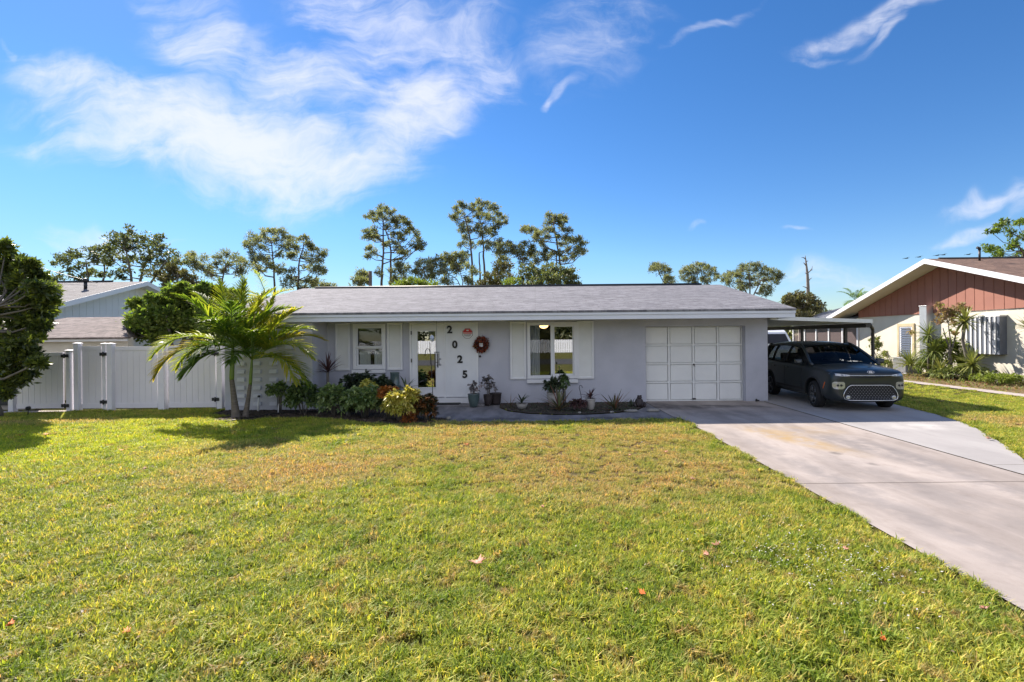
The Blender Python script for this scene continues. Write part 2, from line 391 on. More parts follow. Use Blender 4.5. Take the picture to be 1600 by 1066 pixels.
# ------------------------------------------------------------------ the ground
DRIVE = [(3.12, -2.8), (3.12, 10.35), (3.0, 10.6), (2.95, 13.15), (6.08, 13.15), (6.08, -2.8)]
EXT = [(6.095, 5.9), (6.35, 6.12), (6.65, 6.5), (7.25, 7.35), (7.83, 8.32), (8.22, 9.0), (8.52, 9.7), (8.78, 10.6), (8.95, 11.6), (9.15, 13), (9.2, 22), (6.095, 22)]
WALK = [(-2.15, 10.22), (-1.2, 10.18), (0, 10.2), (1.2, 10.25), (2.3, 10.3), (3.1, 10.36), (2.99, 10.6), (2.94, 12.9), (2.75, 12.2), (2.4, 11.55), (1.9, 11.2), (1.2, 11.0), (.4, 11.0), (-.2, 11.2), (-.7, 11.6), (-.95, 12.2), (-1.0, 12.98), (-3.3, 12.98), (-3.1, 12.0), (-2.6, 11.0)]
BED_R = [(2.93, 12.98), (2.74, 12.2), (2.39, 11.57), (1.88, 11.23), (1.2, 11.03), (.4, 11.03), (-.19, 11.23), (-.68, 11.62), (-.93, 12.2), (-.98, 12.98)]
BED_L = [(-1.98, 10.55), (-2.1, 10.2), (-2.45, 10.02), (-3.0, 9.98), (-3.5, 10.15), (-4.0, 10.4), (-4.6, 10.7), (-5.4, 10.95), (-6.1, 10.75), (-6.7, 10.55), (-7.15, 10.6), (-7.3, 10.95), (-7.2, 11.3), (-7.9, 11.6), (-7.9, 12.1), (-5.45, 12.1), (-5.45, 12.98), (-3.32, 12.98), (-3.12, 12.0), (-2.6, 11.0)]
SIDEWALK = [(13.45, -3), (14.05, -3), (14.05, 20.6), (13.45, 20.6)]
BED_N = [(14.07, 11.0), (17.68, 11.0), (17.68, 28), (14.07, 28)]
LEFTPATH = [(-30, 11.35), (-11.9, 12.15), (-11.9, 12.42), (-30, 12.42)]


def ground_material():
    m_, t_, out = new_mat('lawn_ground')
    g = t_.n('ShaderNodeNewGeometry')
    c = grass_colour(t_, g.outputs['Position'])
    n1 = t_.noise(g.outputs['Position'], 30, 4, .7)
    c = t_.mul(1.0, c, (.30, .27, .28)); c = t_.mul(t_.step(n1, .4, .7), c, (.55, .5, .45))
    p = t_.n('ShaderNodeBsdfPrincipled'); t_.L.new(c, p.inputs[0]); p.inputs['Roughness'].default_value = .95; p.inputs['Specular IOR Level'].default_value = .1
    b = t_.n('ShaderNodeBump'); b.inputs['Strength'].default_value = 1; b.inputs['Distance'].default_value = .03; t_.L.new(t_.noise(g.outputs['Position'], 24, 5, .75), b.inputs['Height']); t_.L.new(b.outputs[0], p.inputs['Normal'])
    t_.L.new(p.outputs[0], out.inputs[0]); return m_


def ell(t_, pos, cx, cy, rx, ry, ang=0):
    mp = t_.n('ShaderNodeMapping', vector_type='TEXTURE'); t_.L.new(pos, mp.inputs[0])
    mp.inputs[1].default_value = (cx, cy, 0); mp.inputs[2].default_value = (0, 0, math.radians(ang)); mp.inputs[3].default_value = (rx, ry, 1e5)
    ln = t_.n('ShaderNodeVectorMath', operation='LENGTH'); t_.L.new(mp.outputs[0], ln.inputs[0])
    return t_.step(ln.outputs['Value'], 1.3, .3)


def grass_colour(t_, pos, blade=None):
    """where the turf is dry, lush or yellow: patches that lie in the lawn"""
    big = t_.noise(pos, .55, 4, .6); mid = t_.noise(pos, 2.2, 4, .65); sm = t_.noise(pos, 9, 3, .7)
    c = t_.mix(t_.step(mid, .36, .64), (.25, .33, .055), (.44, .46, .10))
    c = t_.mix(t_.m('MULTIPLY', t_.step(sm, .48, .72), .5), c, (.52, .46, .22))
    dry = None
    for e_ in [(1.0, 6.6, 2.6, 2.3, 0), (-1.0, 8.2, 3.0, 1.7, 0), (1.8, 8.8, 1.8, 1.5, 0), (-3.3, 6.6, 2.4, 1.4, 10), (-5.2, 7.8, 2.0, .9, 0), (-1.2, 9.6, 2.2, .7, 0), (9.6, 9.3, 1.1, 1.6, 20), (-10.8, 10.6, 2.2, .5, 5)]:
        v = ell(t_, pos, *e_); dry = v if dry is None else t_.m('MAXIMUM', dry, v)
    dd = t_.m('ADD', dry, t_.m('MULTIPLY', t_.m('SUBTRACT', t_.m('ADD', t_.m('MULTIPLY', mid, .6), t_.m('MULTIPLY', big, .4)), .5), 2.6))
    c = t_.mix(t_.m('MULTIPLY', t_.step(dd, .2, 1.15), .80), c, (.50, .41, .22))
    c = t_.mix(t_.m('MULTIPLY', t_.step(t_.m('ADD', dd, t_.m('MULTIPLY', t_.m('SUBTRACT', sm, .5), 2.0)), .85, 1.5), .55), c, (.52, .32, .18))
    lush = ell(t_, pos, -8.5, 8.6, 4.5, 2.6, 8)
    c = t_.mix(t_.m('MULTIPLY', t_.m('MULTIPLY', lush, t_.step(mid, .3, .6)), .7), c, (.50, .58, .03))
    fl = t_.noise(pos, 5.5, 3, .6)
    c = t_.mix(t_.m('MULTIPLY', t_.step(fl, .53, .68), .66), c, (.44, .31, .17))
    return c


def grass_mat():
    m_, t_, out = new_mat('grass_blades')
    g = t_.n('ShaderNodeNewGeometry'); c = grass_colour(t_, g.outputs['Position'])
    a = t_.n('ShaderNodeAttribute'); a.attribute_name = 'v'
    r = t_.n('ShaderNodeValToRGB'); t_.L.new(a.outputs['Fac'], r.inputs[0]); e = r.color_ramp.elements
    e[0].color = (.36, .46, .38, 1); e[0].position = 0; e[1].color = (1.9, 1.45, 1.5, 1); e[1].position = 1
    q = e.new(.35); q.color = (.85, .95, .8, 1); q = e.new(.8); q.color = (1.4, 1.35, 1.1, 1); q = e.new(.9); q.color = (1.5, 1.0, 1.4, 1)
    c = t_.mul(1.0, c, r.outputs[0])
    p = t_.n('ShaderNodeBsdfPrincipled'); t_.L.new(c, p.inputs[0]); p.inputs['Roughness'].default_value = .55; p.inputs['Specular IOR Level'].default_value = .25
    tr = t_.n('ShaderNodeBsdfTranslucent'); t_.L.new(t_.mul(1.0, c, (1.4, 1.3, .6)), tr.inputs[0])
    mx = t_.n('ShaderNodeMixShader'); mx.inputs[0].default_value = .46
    t_.L.new(p.outputs[0], mx.inputs[1]); t_.L.new(tr.outputs[0], mx.inputs[2]); t_.L.new(mx.outputs[0], out.inputs[0]); return m_


def inside(poly, X, Y, grow=0.0):
    X = np.asarray(X); Y = np.asarray(Y); n = len(poly); res = np.zeros(X.shape, bool); dmin = np.full(X.shape, 1e9)
    for i in range(n):
        x0, y0 = poly[i]; x1, y1 = poly[(i + 1) % n]
        cond = ((y0 > Y) != (y1 > Y)); xi = (x1 - x0) * (Y - y0) / ((y1 - y0) if y1 != y0 else 1e-9) + x0
        res ^= cond & (X < xi)
        L2 = (x1 - x0) ** 2 + (y1 - y0) ** 2 + 1e-12; k = np.clip(((X - x0) * (x1 - x0) + (Y - y0) * (y1 - y0)) / L2, 0, 1)
        dmin = np.minimum(dmin, np.hypot(X - x0 - k * (x1 - x0), Y - y0 - k * (y1 - y0)))
    return res | (dmin < grow) if grow >= 0 else res & (dmin > -grow)


def flat(name, poly, z, mat, kind='structure', thick=0.0):
    mb = MB()
    if thick: mb.prism(poly, z - thick, z)
    else: mb.add([(x, y, z) for x, y in poly], [tuple(range(len(poly)))])
    o = mb.build(name, mat)
    me = o.data
    if not thick and me.polygons[0].normal.z < 0: me.flip_normals()
    return tag(o, kind=kind)


GMAT = ground_material(); BLADE = grass_mat()
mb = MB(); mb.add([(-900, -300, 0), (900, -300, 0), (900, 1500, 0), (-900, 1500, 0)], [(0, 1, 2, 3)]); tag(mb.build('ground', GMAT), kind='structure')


def concrete_mat(name, c, c2, stains=(), joints=(), dirt=.25, scale=.9):
    m_, t_, out = new_mat(name); g = t_.n('ShaderNodeNewGeometry'); pos = g.outputs['Position']
    sp = t_.n('ShaderNodeSeparateXYZ'); t_.L.new(pos, sp.inputs[0])
    streak = t_.noise(t_.mapping(pos, rot=(0, 0, math.radians(6)), sc=(1.7, .45, 1)), scale, 6, .62, .3)
    colr = t_.mix(t_.step(streak, .32, .68), c, c2)
    colr = t_.mul(t_.m('MULTIPLY', t_.step(t_.noise(pos, 4.5, 6, .7), .45, .8), dirt), colr, (.66, .63, .60))
    sp2 = t_.noise(pos, 150, 3, .7); colr = t_.mul(t_.m('MULTIPLY', t_.step(sp2, .55, .72), .35), colr, (.6, .58, .55))
    for (x, y, rx, ry, a, cc, k) in stains:
        v = t_.m('MULTIPLY', t_.m('MULTIPLY', ell(t_, pos, x, y, rx, ry, a), t_.step(t_.noise(pos, 2.6, 5, .65), .3, .62)), k); colr = t_.mix(v, colr, cc)
    ht = sp2
    for (ax, p0, wd) in joints:
        wob = t_.m('MULTIPLY', t_.m('SUBTRACT', t_.noise(pos, 3.0, 5, .7), .5), .03)
        d = t_.m('ABSOLUTE', t_.m('ADD', t_.m('SUBTRACT', sp.outputs[ax], p0), wob)); k = t_.step(d, wd, wd * .4)
        colr = t_.mix(t_.m('MULTIPLY', k, .85), colr, (.09, .075, .06))
    p = t_.n('ShaderNodeBsdfPrincipled'); t_.L.new(colr, p.inputs[0]); p.inputs['Roughness'].default_value = .85; p.inputs['Specular IOR Level'].default_value = .2
    b = t_.n('ShaderNodeBump'); b.inputs['Strength'].default_value = .35; b.inputs['Distance'].default_value = .005; t_.L.new(ht, b.inputs['Height']); t_.L.new(b.outputs[0], p.inputs['Normal'])
    t_.L.new(p.outputs[0], out.inputs[0]); return m_


rust = (.36, .25, .11); grey = (.17, .16, .16); oil = (.06, .055, .055)
M['drive'] = concrete_mat('driveway_concrete', (.40, .352, .318), (.265, .232, .21),
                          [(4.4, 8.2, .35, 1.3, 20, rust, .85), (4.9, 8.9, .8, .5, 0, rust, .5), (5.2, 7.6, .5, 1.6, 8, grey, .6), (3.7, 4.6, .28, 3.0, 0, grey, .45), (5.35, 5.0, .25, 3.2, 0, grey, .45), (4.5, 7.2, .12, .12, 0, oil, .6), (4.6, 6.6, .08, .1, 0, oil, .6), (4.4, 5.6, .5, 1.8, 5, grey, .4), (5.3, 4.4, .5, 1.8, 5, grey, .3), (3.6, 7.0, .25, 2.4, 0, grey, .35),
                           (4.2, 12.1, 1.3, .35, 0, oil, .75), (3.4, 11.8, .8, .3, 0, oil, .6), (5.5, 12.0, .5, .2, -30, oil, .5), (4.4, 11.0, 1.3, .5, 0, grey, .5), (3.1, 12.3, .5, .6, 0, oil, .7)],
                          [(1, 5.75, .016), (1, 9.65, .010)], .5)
M['ext'] = concrete_mat('pale_concrete', (.36, .345, .335), (.30, .287, .28), [(7.4, 11.4, 1.3, .5, 0, grey, .45), (7.3, 9.2, .9, .4, 0, (.55, .53, .5), .5)], [(1, 9.66, .006), (1, 6.47, .010)], .18)
M['walkc'] = concrete_mat('walkway_concrete', (.26, .25, .255), (.14, .137, .145), [(-2, 11.5, .9, .5, 0, (.25, .24, .24), .5), (-1.0, 10.5, 1.2, .25, 4, (.04, .035, .03), .6), (1.6, 10.5, 1.4, .2, 0, (.04, .035, .03), .6)], [], .3, 1.6)
M['npath'] = concrete_mat('path_concrete', (.42, .37, .34), (.34, .3, .28), [], [], .25)
M['asphalt'] = paint('road_asphalt', (.055, .055, .057), .9, (.045, .045, .047), 3, .5, 80)

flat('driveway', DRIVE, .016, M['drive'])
flat('driveway_extension', EXT, .022, M['ext'])
flat('walkway', WALK, .012, M['walkc'])
flat('neighbour_path', SIDEWALK, .03, M['npath'])
flat('side_path', LEFTPATH, .02, M['npath'])
flat('garden_bed_soil', BED_R, .03, M['soil'])
flat('shrub_bed_soil', BED_L, .028, M['soil'])
flat('neighbour_bed_soil', BED_N, .02, M['mulch_r'])
flat('road', [(-200, -13), (200, -13), (200, -5.5), (-200, -5.5)], .01, M['asphalt'])


def patch_mesh(name, seed, rad, n, h, broad=0.0, wid=.0048):
    r = np.random.default_rng(seed); nn = n
    a = r.random(nn) * 2 * PI; q = rad * np.sqrt(r.random(nn)); b = np.stack([q * np.cos(a), q * np.sin(a), np.zeros(nn)], 1)
    cl = r.integers(0, max(2, nn // 13), nn); ca = r.random(nn) * 2 * PI; cq = rad * np.sqrt(r.random(nn)); cc = np.stack([cq * np.cos(ca), cq * np.sin(ca), np.zeros(nn)], 1)
    b = np.where((r.random((nn, 1)) < .86), cc[cl] + r.normal(size=(nn, 3)) * [.014, .014, 0], b)
    az = r.random(nn) * 2 * PI; lean = .35 + r.random(nn) * 1.15; L = h * (.55 + .9 * r.random(nn)); W = wid * (.7 + .8 * r.random(nn))
    if broad: k = r.random(nn) < broad; W = np.where(k, W * 2.6, W); L = np.where(k, L * .6, L)
    d = np.stack([np.cos(az), np.sin(az), np.zeros(nn)], 1); s_ = np.stack([-np.sin(az), np.cos(az), np.zeros(nn)], 1); up = np.array([0, 0, 1.0])
    def pt(t, wk):
        bend = lean[:, None] * t; p = b + d * (L[:, None] * t * np.sin(bend * .8)) + up * (L[:, None] * t * np.cos(bend * .75)); return p - s_ * W[:, None] * wk, p + s_ * W[:, None] * wk
    a0, a1 = pt(0, .4); b0, b1 = pt(.5, .55); c0, c1 = pt(1, .08)
    Q = np.concatenate([np.stack([a0, a1, b1, b0], 1), np.stack([b0, b1, c1, c0], 1)])
    v = r.random(nn) * .8; v = np.where(r.random(nn) < .10, .85 + .15 * r.random(nn), v)
    me = quads_obj(name, Q, np.concatenate([v * .85, np.minimum(v * 1.1, 1)]), BLADE)
    return me


def gn_scatter(host_name, pts, rotz, scale, idx, variants, kind='stuff', tilt=None):
    me = bpy.data.meshes.new(host_name); n = len(pts); me.vertices.add(n); me.vertices.foreach_set('co', pts.astype(np.float32).ravel())
    for nm, ty, dat in (('rz', 'FLOAT', rotz), ('sc', 'FLOAT', scale), ('ix', 'INT', idx)):
        at_ = me.attributes.new(nm, ty, 'POINT'); at_.data.foreach_set('value', dat)
    o = bpy.data.objects.new(host_name, me); C.objects.link(o)
    coll = bpy.data.collections.new(host_name + '_kinds')
    for vob in variants:
        C.objects.unlink(vob); coll.objects.link(vob)
    ng = bpy.data.node_groups.new(host_name, 'GeometryNodeTree'); ng.interface.new_socket('Geometry', in_out='INPUT', socket_type='NodeSocketGeometry'); ng.interface.new_socket('Geometry', in_out='OUTPUT', socket_type='NodeSocketGeometry')
    N = ng.nodes; L = ng.links; gi = N.new('NodeGroupInput'); go = N.new('NodeGroupOutput')
    ci = N.new('GeometryNodeCollectionInfo'); ci.inputs[0].default_value = coll; ci.inputs[1].default_value = True; ci.inputs[2].default_value = True
    ip = N.new('GeometryNodeInstanceOnPoints'); ip.inputs['Pick Instance'].default_value = True
    def na(nm, ty):
        q = N.new('GeometryNodeInputNamedAttribute'); q.data_type = ty; q.inputs[0].default_value = nm; return q.outputs[0]
    cx = N.new('ShaderNodeCombineXYZ'); L.new(na('rz', 'FLOAT'), cx.inputs[2])
    L.new(gi.outputs[0], ip.inputs['Points']); L.new(ci.outputs[0], ip.inputs['Instance']); L.new(na('ix', 'INT'), ip.inputs['Instance Index'])
    L.new(cx.outputs[0], ip.inputs['Rotation']); L.new(na('sc', 'FLOAT'), ip.inputs['Scale']); L.new(ip.outputs[0], go.inputs[0])
    md = o.modifiers.new('scatter', 'NODES'); md.node_group = ng
    return tag(o, kind=kind)


def grass_field():
    rng = np.random.default_rng(5)
    EXCL = [(DRIVE, 1), (EXT, 1), (WALK, 1), (BED_R, 1), (BED_L, .3), (SIDEWALK, 1), (BED_N, .2), (LEFTPATH, 1)]
    vis = [(-4.2, 1.9), (4.6, 1.9), (24, 21), (24, 30), (13, 30), (9.2, 22), (9.2, 13.0), (-5.4, 13.0), (-14, 13.3), (-17.5, 13.3)]
    def field(dens, y0, y1, rad):
        A = (-18, 24); st = dens ** -.5; gx, gy = np.meshgrid(np.arange(A[0], A[1], st), np.arange(y0, y1, st)); n = gx.size
        X = gx.ravel() + rng.uniform(-.45, .45, n) * st; Y = gy.ravel() + rng.uniform(-.45, .45, n) * st
        ok = inside(vis, X, Y, .3)
        for p, k in EXCL: ok &= ~inside(p, X, Y, rad * k)
        ok &= ~((Y > 12.3) & (X < 6.1)); ok &= ~((X > -8.0) & (X < 6.2) & (Y > 11.9))
        return X[ok], Y[ok]
    parts = []
    for dens, y0, y1, rad, kinds in ((50, 1.8, 5.0, .12, (0, 4)), (44, 5.0, 8.5, .12, (0, 4)), (38, 8.5, 13, .12, (0, 4)), (9, 13, 30, .12, (0, 4)), (70, 1.8, 14, .006, (4, 6)), (2.2, 1.8, 13, .10, (6, 8))):
        X, Y = field(dens, y0, y1, rad)
        parts.append((X, Y, rng.integers(kinds[0], kinds[1], len(X))))
    for poly in (DRIVE, EXT, WALK, SIDEWALK):       # ragged tufts that lean over the concrete edges
        for (xa, ya), (xb, yb) in zip(poly, poly[1:] + poly[:1]):
            m_ = int(math.hypot(xb - xa, yb - ya) / .035); f = rng.random(m_); ex = xa + (xb - xa) * f; ey = ya + (yb - ya) * f
            nx, ny = (yb - ya), -(xb - xa); L_ = math.hypot(nx, ny) + 1e-9; off = rng.uniform(-.015, .07, m_)
            for sg in (1, -1):
                X_, Y_ = ex + sg * nx / L_ * off, ey + sg * ny / L_ * off
                ok = inside(vis, X_, Y_, .3) & (Y_ > 1.8) & (Y_ < 20) & ~((Y_ > 10.4) & (X_ < 8.5)) & ~((X_ > 5.9) & (X_ < 6.3)) & (rng.random(m_) < .5 + .5 * np.sin(X_ * 3 + Y_ * 5))
                for p_ in (DRIVE, EXT, WALK, SIDEWALK): ok &= ~inside(p_, X_, Y_, -.02)
                parts.append((X_[ok], Y_[ok], rng.integers(4, 6, int(ok.sum()))))
    X = np.concatenate([p[0] for p in parts]); Y = np.concatenate([p[1] for p in parts]); I = np.concatenate([p[2] for p in parts]).astype(np.int32)
    dry = np.clip(1.2 - np.hypot((X - .6) / 3.6, (Y - 7.4) / 2.6), 0, 1)
    clump = .5 + .5 * np.sin(X * 2.1 + 1.3 * np.sin(Y * 1.7)) * np.sin(Y * 2.6 + 1.1 * np.sin(X * 1.9))
    sc = (.62 + .72 * rng.random(len(X)) ** 1.3) * (1 - .40 * dry) * (.85 + .28 * clump)
    var = [patch_mesh('grass_patch', 20 + k, .15, 290, .054, .10) for k in range(4)] + [patch_mesh('grass_tuft', 30 + k, .04, 26, .05) for k in range(2)] + [patch_mesh('grass_weed', 40 + k, .10, 70, .085, .7, .007) for k in range(2)]
    gn_scatter('lawn_grass', np.stack([X, Y, np.full(len(X), .001)], 1), (rng.random(len(X)) * 2 * PI).astype(np.float32), sc.astype(np.float32), I, var)
    print('grass points', len(X))


grass_field()

# ------------------------------------------------------------------ the house
ROOT = thing('single_storey_house', (0, 13, 0), 'low grey stucco house with white garage door and the house number 2025', 'house')
WX0, WX1, WY = -7.87, 6.26, 13.0
mb = MB(); T = .22
def wall_with_holes(mb, x0, x1, y, z0, z1, holes, t=T):
    """front wall from boxes butted round openings (x0,x1,z0,z1)"""
    holes = sorted(holes); x = x0
    for a, b, c, d in holes:
        mb.box((x, y, z0), (a, y + t, z1))
        if c > z0: mb.box((a, y, z0), (b, y + t, c))
        if d < z1: mb.box((a, y, d), (b, y + t, z1))
        x = b
    mb.box((x, y, z0), (x1, y + t, z1))
ZT = 2.27
W1 = (-4.93, -4.11, 1.00, 2.20); W2 = (-.22, 1.07, .70, 2.20); DR = (-3.43, -1.62, .19, 2.22); GD = (2.96, 5.66, 0, 2.06)
wall_with_holes(mb, -5.66, WX1, WY, 0, ZT, [W1, W2, DR, GD])
mb.box((WX0, 12.12, 0), (-5.88, 12.34, ZT)); mb.box((-5.88, 12.12, 0), (-5.66, 13.22, ZT))       # projecting block wing and its return
mb.box((WX0, 12.34, 0), (WX0 + T, 20.8, 2.5)); mb.box((WX1 - T, WY + T, 0), (WX1, 20.8, 2.5)); mb.box((WX0 + T, 20.58, 0), (WX1 - T, 20.8, 2.5))
mb.build('wall', M['stucco'], ROOT)
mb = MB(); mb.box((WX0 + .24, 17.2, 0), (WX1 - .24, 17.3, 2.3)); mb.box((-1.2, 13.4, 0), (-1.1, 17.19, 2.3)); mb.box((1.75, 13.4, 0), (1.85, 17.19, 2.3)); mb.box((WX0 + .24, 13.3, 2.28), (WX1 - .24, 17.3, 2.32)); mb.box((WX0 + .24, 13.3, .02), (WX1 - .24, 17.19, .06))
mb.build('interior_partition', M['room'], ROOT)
# decorative half blocks standing proud of the projecting wall
for r_ in range(10):
    for c_ in range(5):
        x = -7.55 + c_ * .405; z = .14 + r_ * .203
        if x + .21 > -5.80: continue
        x += R(-.004, .004); mb = MB()
        mb.add([(x, 12.1185, z), (x + .2, 12.1185, z), (x + .2, 12.1185, z + .10), (x, 12.1185, z + .10), (x + .006, 12.062, z + .004), (x + .194, 12.062, z + .004), (x + .19, 12.085, z + .092), (x + .01, 12.085, z + .092)],
               [(4, 5, 6, 7), (0, 1, 5, 4), (1, 2, 6, 5), (2, 3, 7, 6), (3, 0, 4, 7), (3, 2, 1, 0)], False)
        mb.build('relief_block', M['block'], ROOT)
# roof: two slopes and gable ends
RX0, RX1, RY0, RYM, RY1, RZ0, RZM = -8.2, 6.5, 11.98, 16.9, 21.8, 2.46, 3.59
mb = MB()
mb.slab([(RX0, RY0, RZ0), (RX1, RY0, RZ0), (RX1, RYM, RZM), (RX0, RYM, RZM)], (0, 0, -.05))
mb.slab([(RX0, RYM, RZM - .002), (RX1, RYM, RZM - .002), (RX1, RY1, RZ0), (RX0, RY1, RZ0)], (0, 0, -.05))
roof = mb.build('roof', M['shingle'], ROOT)
mb = MB(); mb.tube([(-7.75, RYM, RZM + .012), (6.05 - .25, RYM, RZM + .012)], .055, 6); mb.build('ridge_vent', M['dark'], roof)
mb = MB(); mb.box((RX0 + .01, 12.02, 2.232), (RX1 - .01, 12.05, 2.40)); mb.box((RX0 + .005, 11.995, 2.345), (RX1 - .005, 12.019, 2.408))
mb.box((RX0 + .01, 12.052, 2.232), (RX0 + .04, 20.8, 2.40)); mb.box((RX1 - .04, 12.052, 2.232), (RX1 - .01, 20.8, 2.40))
for X in (RX0 + .012, RX1 - .042):
    mb.add([(X, 12.03, 2.405), (X, RYM, RZM - .055), (X, 21.7, 2.405), (X + .03, 12.03, 2.405), (X + .03, RYM, RZM - .055), (X + .03, 21.7, 2.405)], [(0, 1, 2), (5, 4, 3), (0, 3, 4, 1), (1, 4, 5, 2), (2, 5, 3, 0)], False)
mb.build('fascia', M['trim'], ROOT, bevel=.004)
mb = MB(); mb.box((RX0 + .045, 12.052, 2.275), (RX1 - .045, 12.999, 2.29)); mb.build('soffit', M['soffit'], ROOT)


def win_frame(mb, x0, x1, z0, z1, y, wd=.06, dp=.07):
    mb.box((x0, y, z0), (x0 + wd, y + dp, z1)); mb.box((x1 - wd, y, z0), (x1, y + dp, z1))
    mb.box((x0 + wd, y, z0), (x1 - wd, y + dp, z0 + wd)); mb.box((x0 + wd, y, z1 - wd), (x1 - wd, y + dp, z1))


def curtain(name, x0, x1, z0, z1, y, mat, parent, amp=.03, folds=7):
    n = folds * 8; mb = MB(); vs = []; fs = []
    for i in range(n + 1):
        f = i / n; yy = y + amp * math.sin(f * folds * 2 * PI) + .4 * amp * math.sin(f * 17)
        x = x0 + (x1 - x0) * f; vs += [(x, yy, z0), (x, yy, z1)]
    for i in range(n): fs.append((2 * i, 2 * i + 2, 2 * i + 3, 2 * i + 1))
    mb.add(vs, fs, True); return mb.build(name, mat, parent)


def pane(name, x0, x1, z0, z1, y, mat, parent):
    mb = MB(); mb.box((x0, y, z0), (x1, y + .006, z1)); return mb.build(name, mat, parent)


# sash window
x0, x1, z0, z1 = W1
mb = MB(); win_frame(mb, x0 - .03, x1 + .03, z0 - .02, z1 + .0, 12.965, .085, .12); win = mb.build('window', M['white'], ROOT, bevel=.004)
mb = MB(); win_frame(mb, x0 + .057, x1 - .057, 1.56, z1 - .087, 13.0, .03, .04); mb.box((x0 + .056, 12.985, 1.555), (x1 - .056, 13.03, 1.60))
win_frame(mb, x0 + .057, x1 - .057, z0 + .067, 1.553, 13.035, .03, .04); mb.build('sash', M['white'], win)
pane('glass', x0 + .06, x1 - .06, z0 + .07, z1 - .09, 13.055, M['glass'], win)
curtain('curtain', x0 + .1, x0 + .40, z0 + .03, 1.46, 13.12, M['curtain'], win); curtain('curtain', x1 - .32, x1 - .1, z0 + .03, 1.46, 13.12, M['curtain'], win, folds=5)
mb = MB(); mb.tube([(x0 + .06, 13.18, 1.475), (x1 - .06, 13.18, 1.475)], .012); mb.build('curtain_rod', M['soffit'], win)
mb = MB(); mb.box((x0 - .06, 12.93, z0 - .125), (x1 + .03, 12.999, z0 - .04)); mb.build('sill', M['white'], win, bevel=.005)
# picture window
x0, x1, z0, z1 = W2
mb = MB(); win_frame(mb, x0 - .03, x1 + .03, z0 - .02, z1, 12.965, .085, .12); mb.box((.385, 12.975, z0 + .065), (.455, 13.05, z1 - .085)); win = mb.build('window', M['white'], ROOT, bevel=.004)
mb = MB(); win_frame(mb, .457, x1 - .057, z0 + .067, z1 - .087, 13.0, .035, .04); mb.build('sash', M['white'], win)
pane('glass', x0 + .056, .384, z0 + .067, z1 - .087, 13.04, M['glass'], win); pane('glass', .47, x1 - .07, z0 + .08, z1 - .1, 13.02, M['glass_door'], win)
curtain('curtain', x0 + .0, x0 + .31, z0 + .02, z1 - .03, 13.14, M['curtain_g'], win, .035, 6)
mb = MB(); mb.box((x0 - .04, 12.93, z0 - .14), (x1 + .04, 12.999, z0 - .045)); mb.build('sill', M['white'], win, bevel=.005)
# ceiling light in the room, lit
lm = thing('ceiling_lamp', (.22, 14.2, 2.27), 'small glowing bowl-shaped ceiling lamp seen through the left pane of the big window', 'lamp')
mb = MB(); mb.lathe((.22, 14.2, 2.12), [(.005, -.07), (.07, -.055), (.12, -.02), (.145, .03), (.14, .045), (.005, .046)], 20); mb.build('lamp_shade', emit_mat('lamp_glow', (1, .52, .22), 2.2), lm)
mb = MB(); mb.lathe((.22, 14.2, 2.17), [(.15, -.005), (.155, .03), (.06, .08), (.02, .10), (.02, .11)], 20); mb.build('lamp_base', M['bronze'], lm)
# dining-room wall pictures
for k, (x, z, w_, h_, lb) in enumerate(((.62, 1.62, .22, .26, 'upper small framed picture on the back wall of the room'), (.62, 1.25, .26, .34, 'lower larger framed picture on the back wall of the room'), (.30, 1.45, .14, .5, 'tall narrow framed picture on the back wall of the room'))):
    mb = MB(); mb.box((x - w_ / 2, 17.15, z - h_ / 2), (x + w_ / 2, 17.19, z + h_ / 2)); mb.cur = 1; mb.box((x - w_ / 2 + .03, 17.14, z - h_ / 2 + .03), (x + w_ / 2 - .03, 17.149, z + h_ / 2 - .03))
    tag(mb.build('wall_picture', [M['bronze'], M['curtain']]), lb, 'picture', 'framed pictures inside the room')


def shutter(x0, x1, z0, z1):
    mb = MB(); win_frame(mb, x0, x1, z0, z1, 12.955, .05, .04); s_ = mb.build('shutter', M['white'], ROOT, bevel=.003)
    mb = MB(); n = int((z1 - z0 - .1) / .042); h_ = (z1 - z0 - .1) / n
    for i in range(n):
        z = z0 + .05 + i * h_; mb.add([(x0 + .05, 12.965, z), (x1 - .05, 12.965, z), (x1 - .05, 12.988, z + h_ * 1.05), (x0 + .05, 12.988, z + h_ * 1.05), (x0 + .05, 12.992, z), (x1 - .05, 12.992, z)], [(0, 1, 2, 3), (0, 4, 5, 1)], False)
    mb.box((x0 + .045, 12.992, z0 + .045), (x1 - .045, 12.998, z1 - .045)); mb.build('louvres', M['shutter'], s_)
shutter(-5.43, -5.04, .95, 2.225); shutter(-4.03, -3.62, .95, 2.225); shutter(-.71, -.28, .665, 2.225); shutter(1.10, 1.55, .665, 2.225)

# front door
x0, x1, z0, z1 = DR; XS = -2.50
mb = MB(); mb.box((x0, 12.97, z0 - .19 + .17), (x0 + .055, 13.12, z1)); mb.box((XS, 12.97, z0), (XS + .045, 13.12, z1)); mb.box((x0 + .055, 12.97, z1 - .03), (XS, 13.12, z1)); df = mb.build('door_frame', M['door_white'], ROOT, bevel=.004)
gx0, gx1, gz0, gz1 = -3.22, -2.73, .47, 1.985
mb = MB(); y = 12.99; ax0, ax1 = x0 + .058, XS - .003
mb.box((ax0, y, .205), (gx0, y + .05, z1 - .035)); mb.box((gx1, y, .205), (ax1, y + .05, z1 - .035)); mb.box((gx0, y, .205), (gx1, y + .05, gz0)); mb.box((gx0, y, gz1), (gx1, y + .05, z1 - .035))
win_frame(mb, gx0 - .035, gx1 + .035, gz0 - .035, gz1 + .035, y - .014, .035, .0135)
door = mb.build('front_door', M['door_white'], ROOT, bevel=.003)
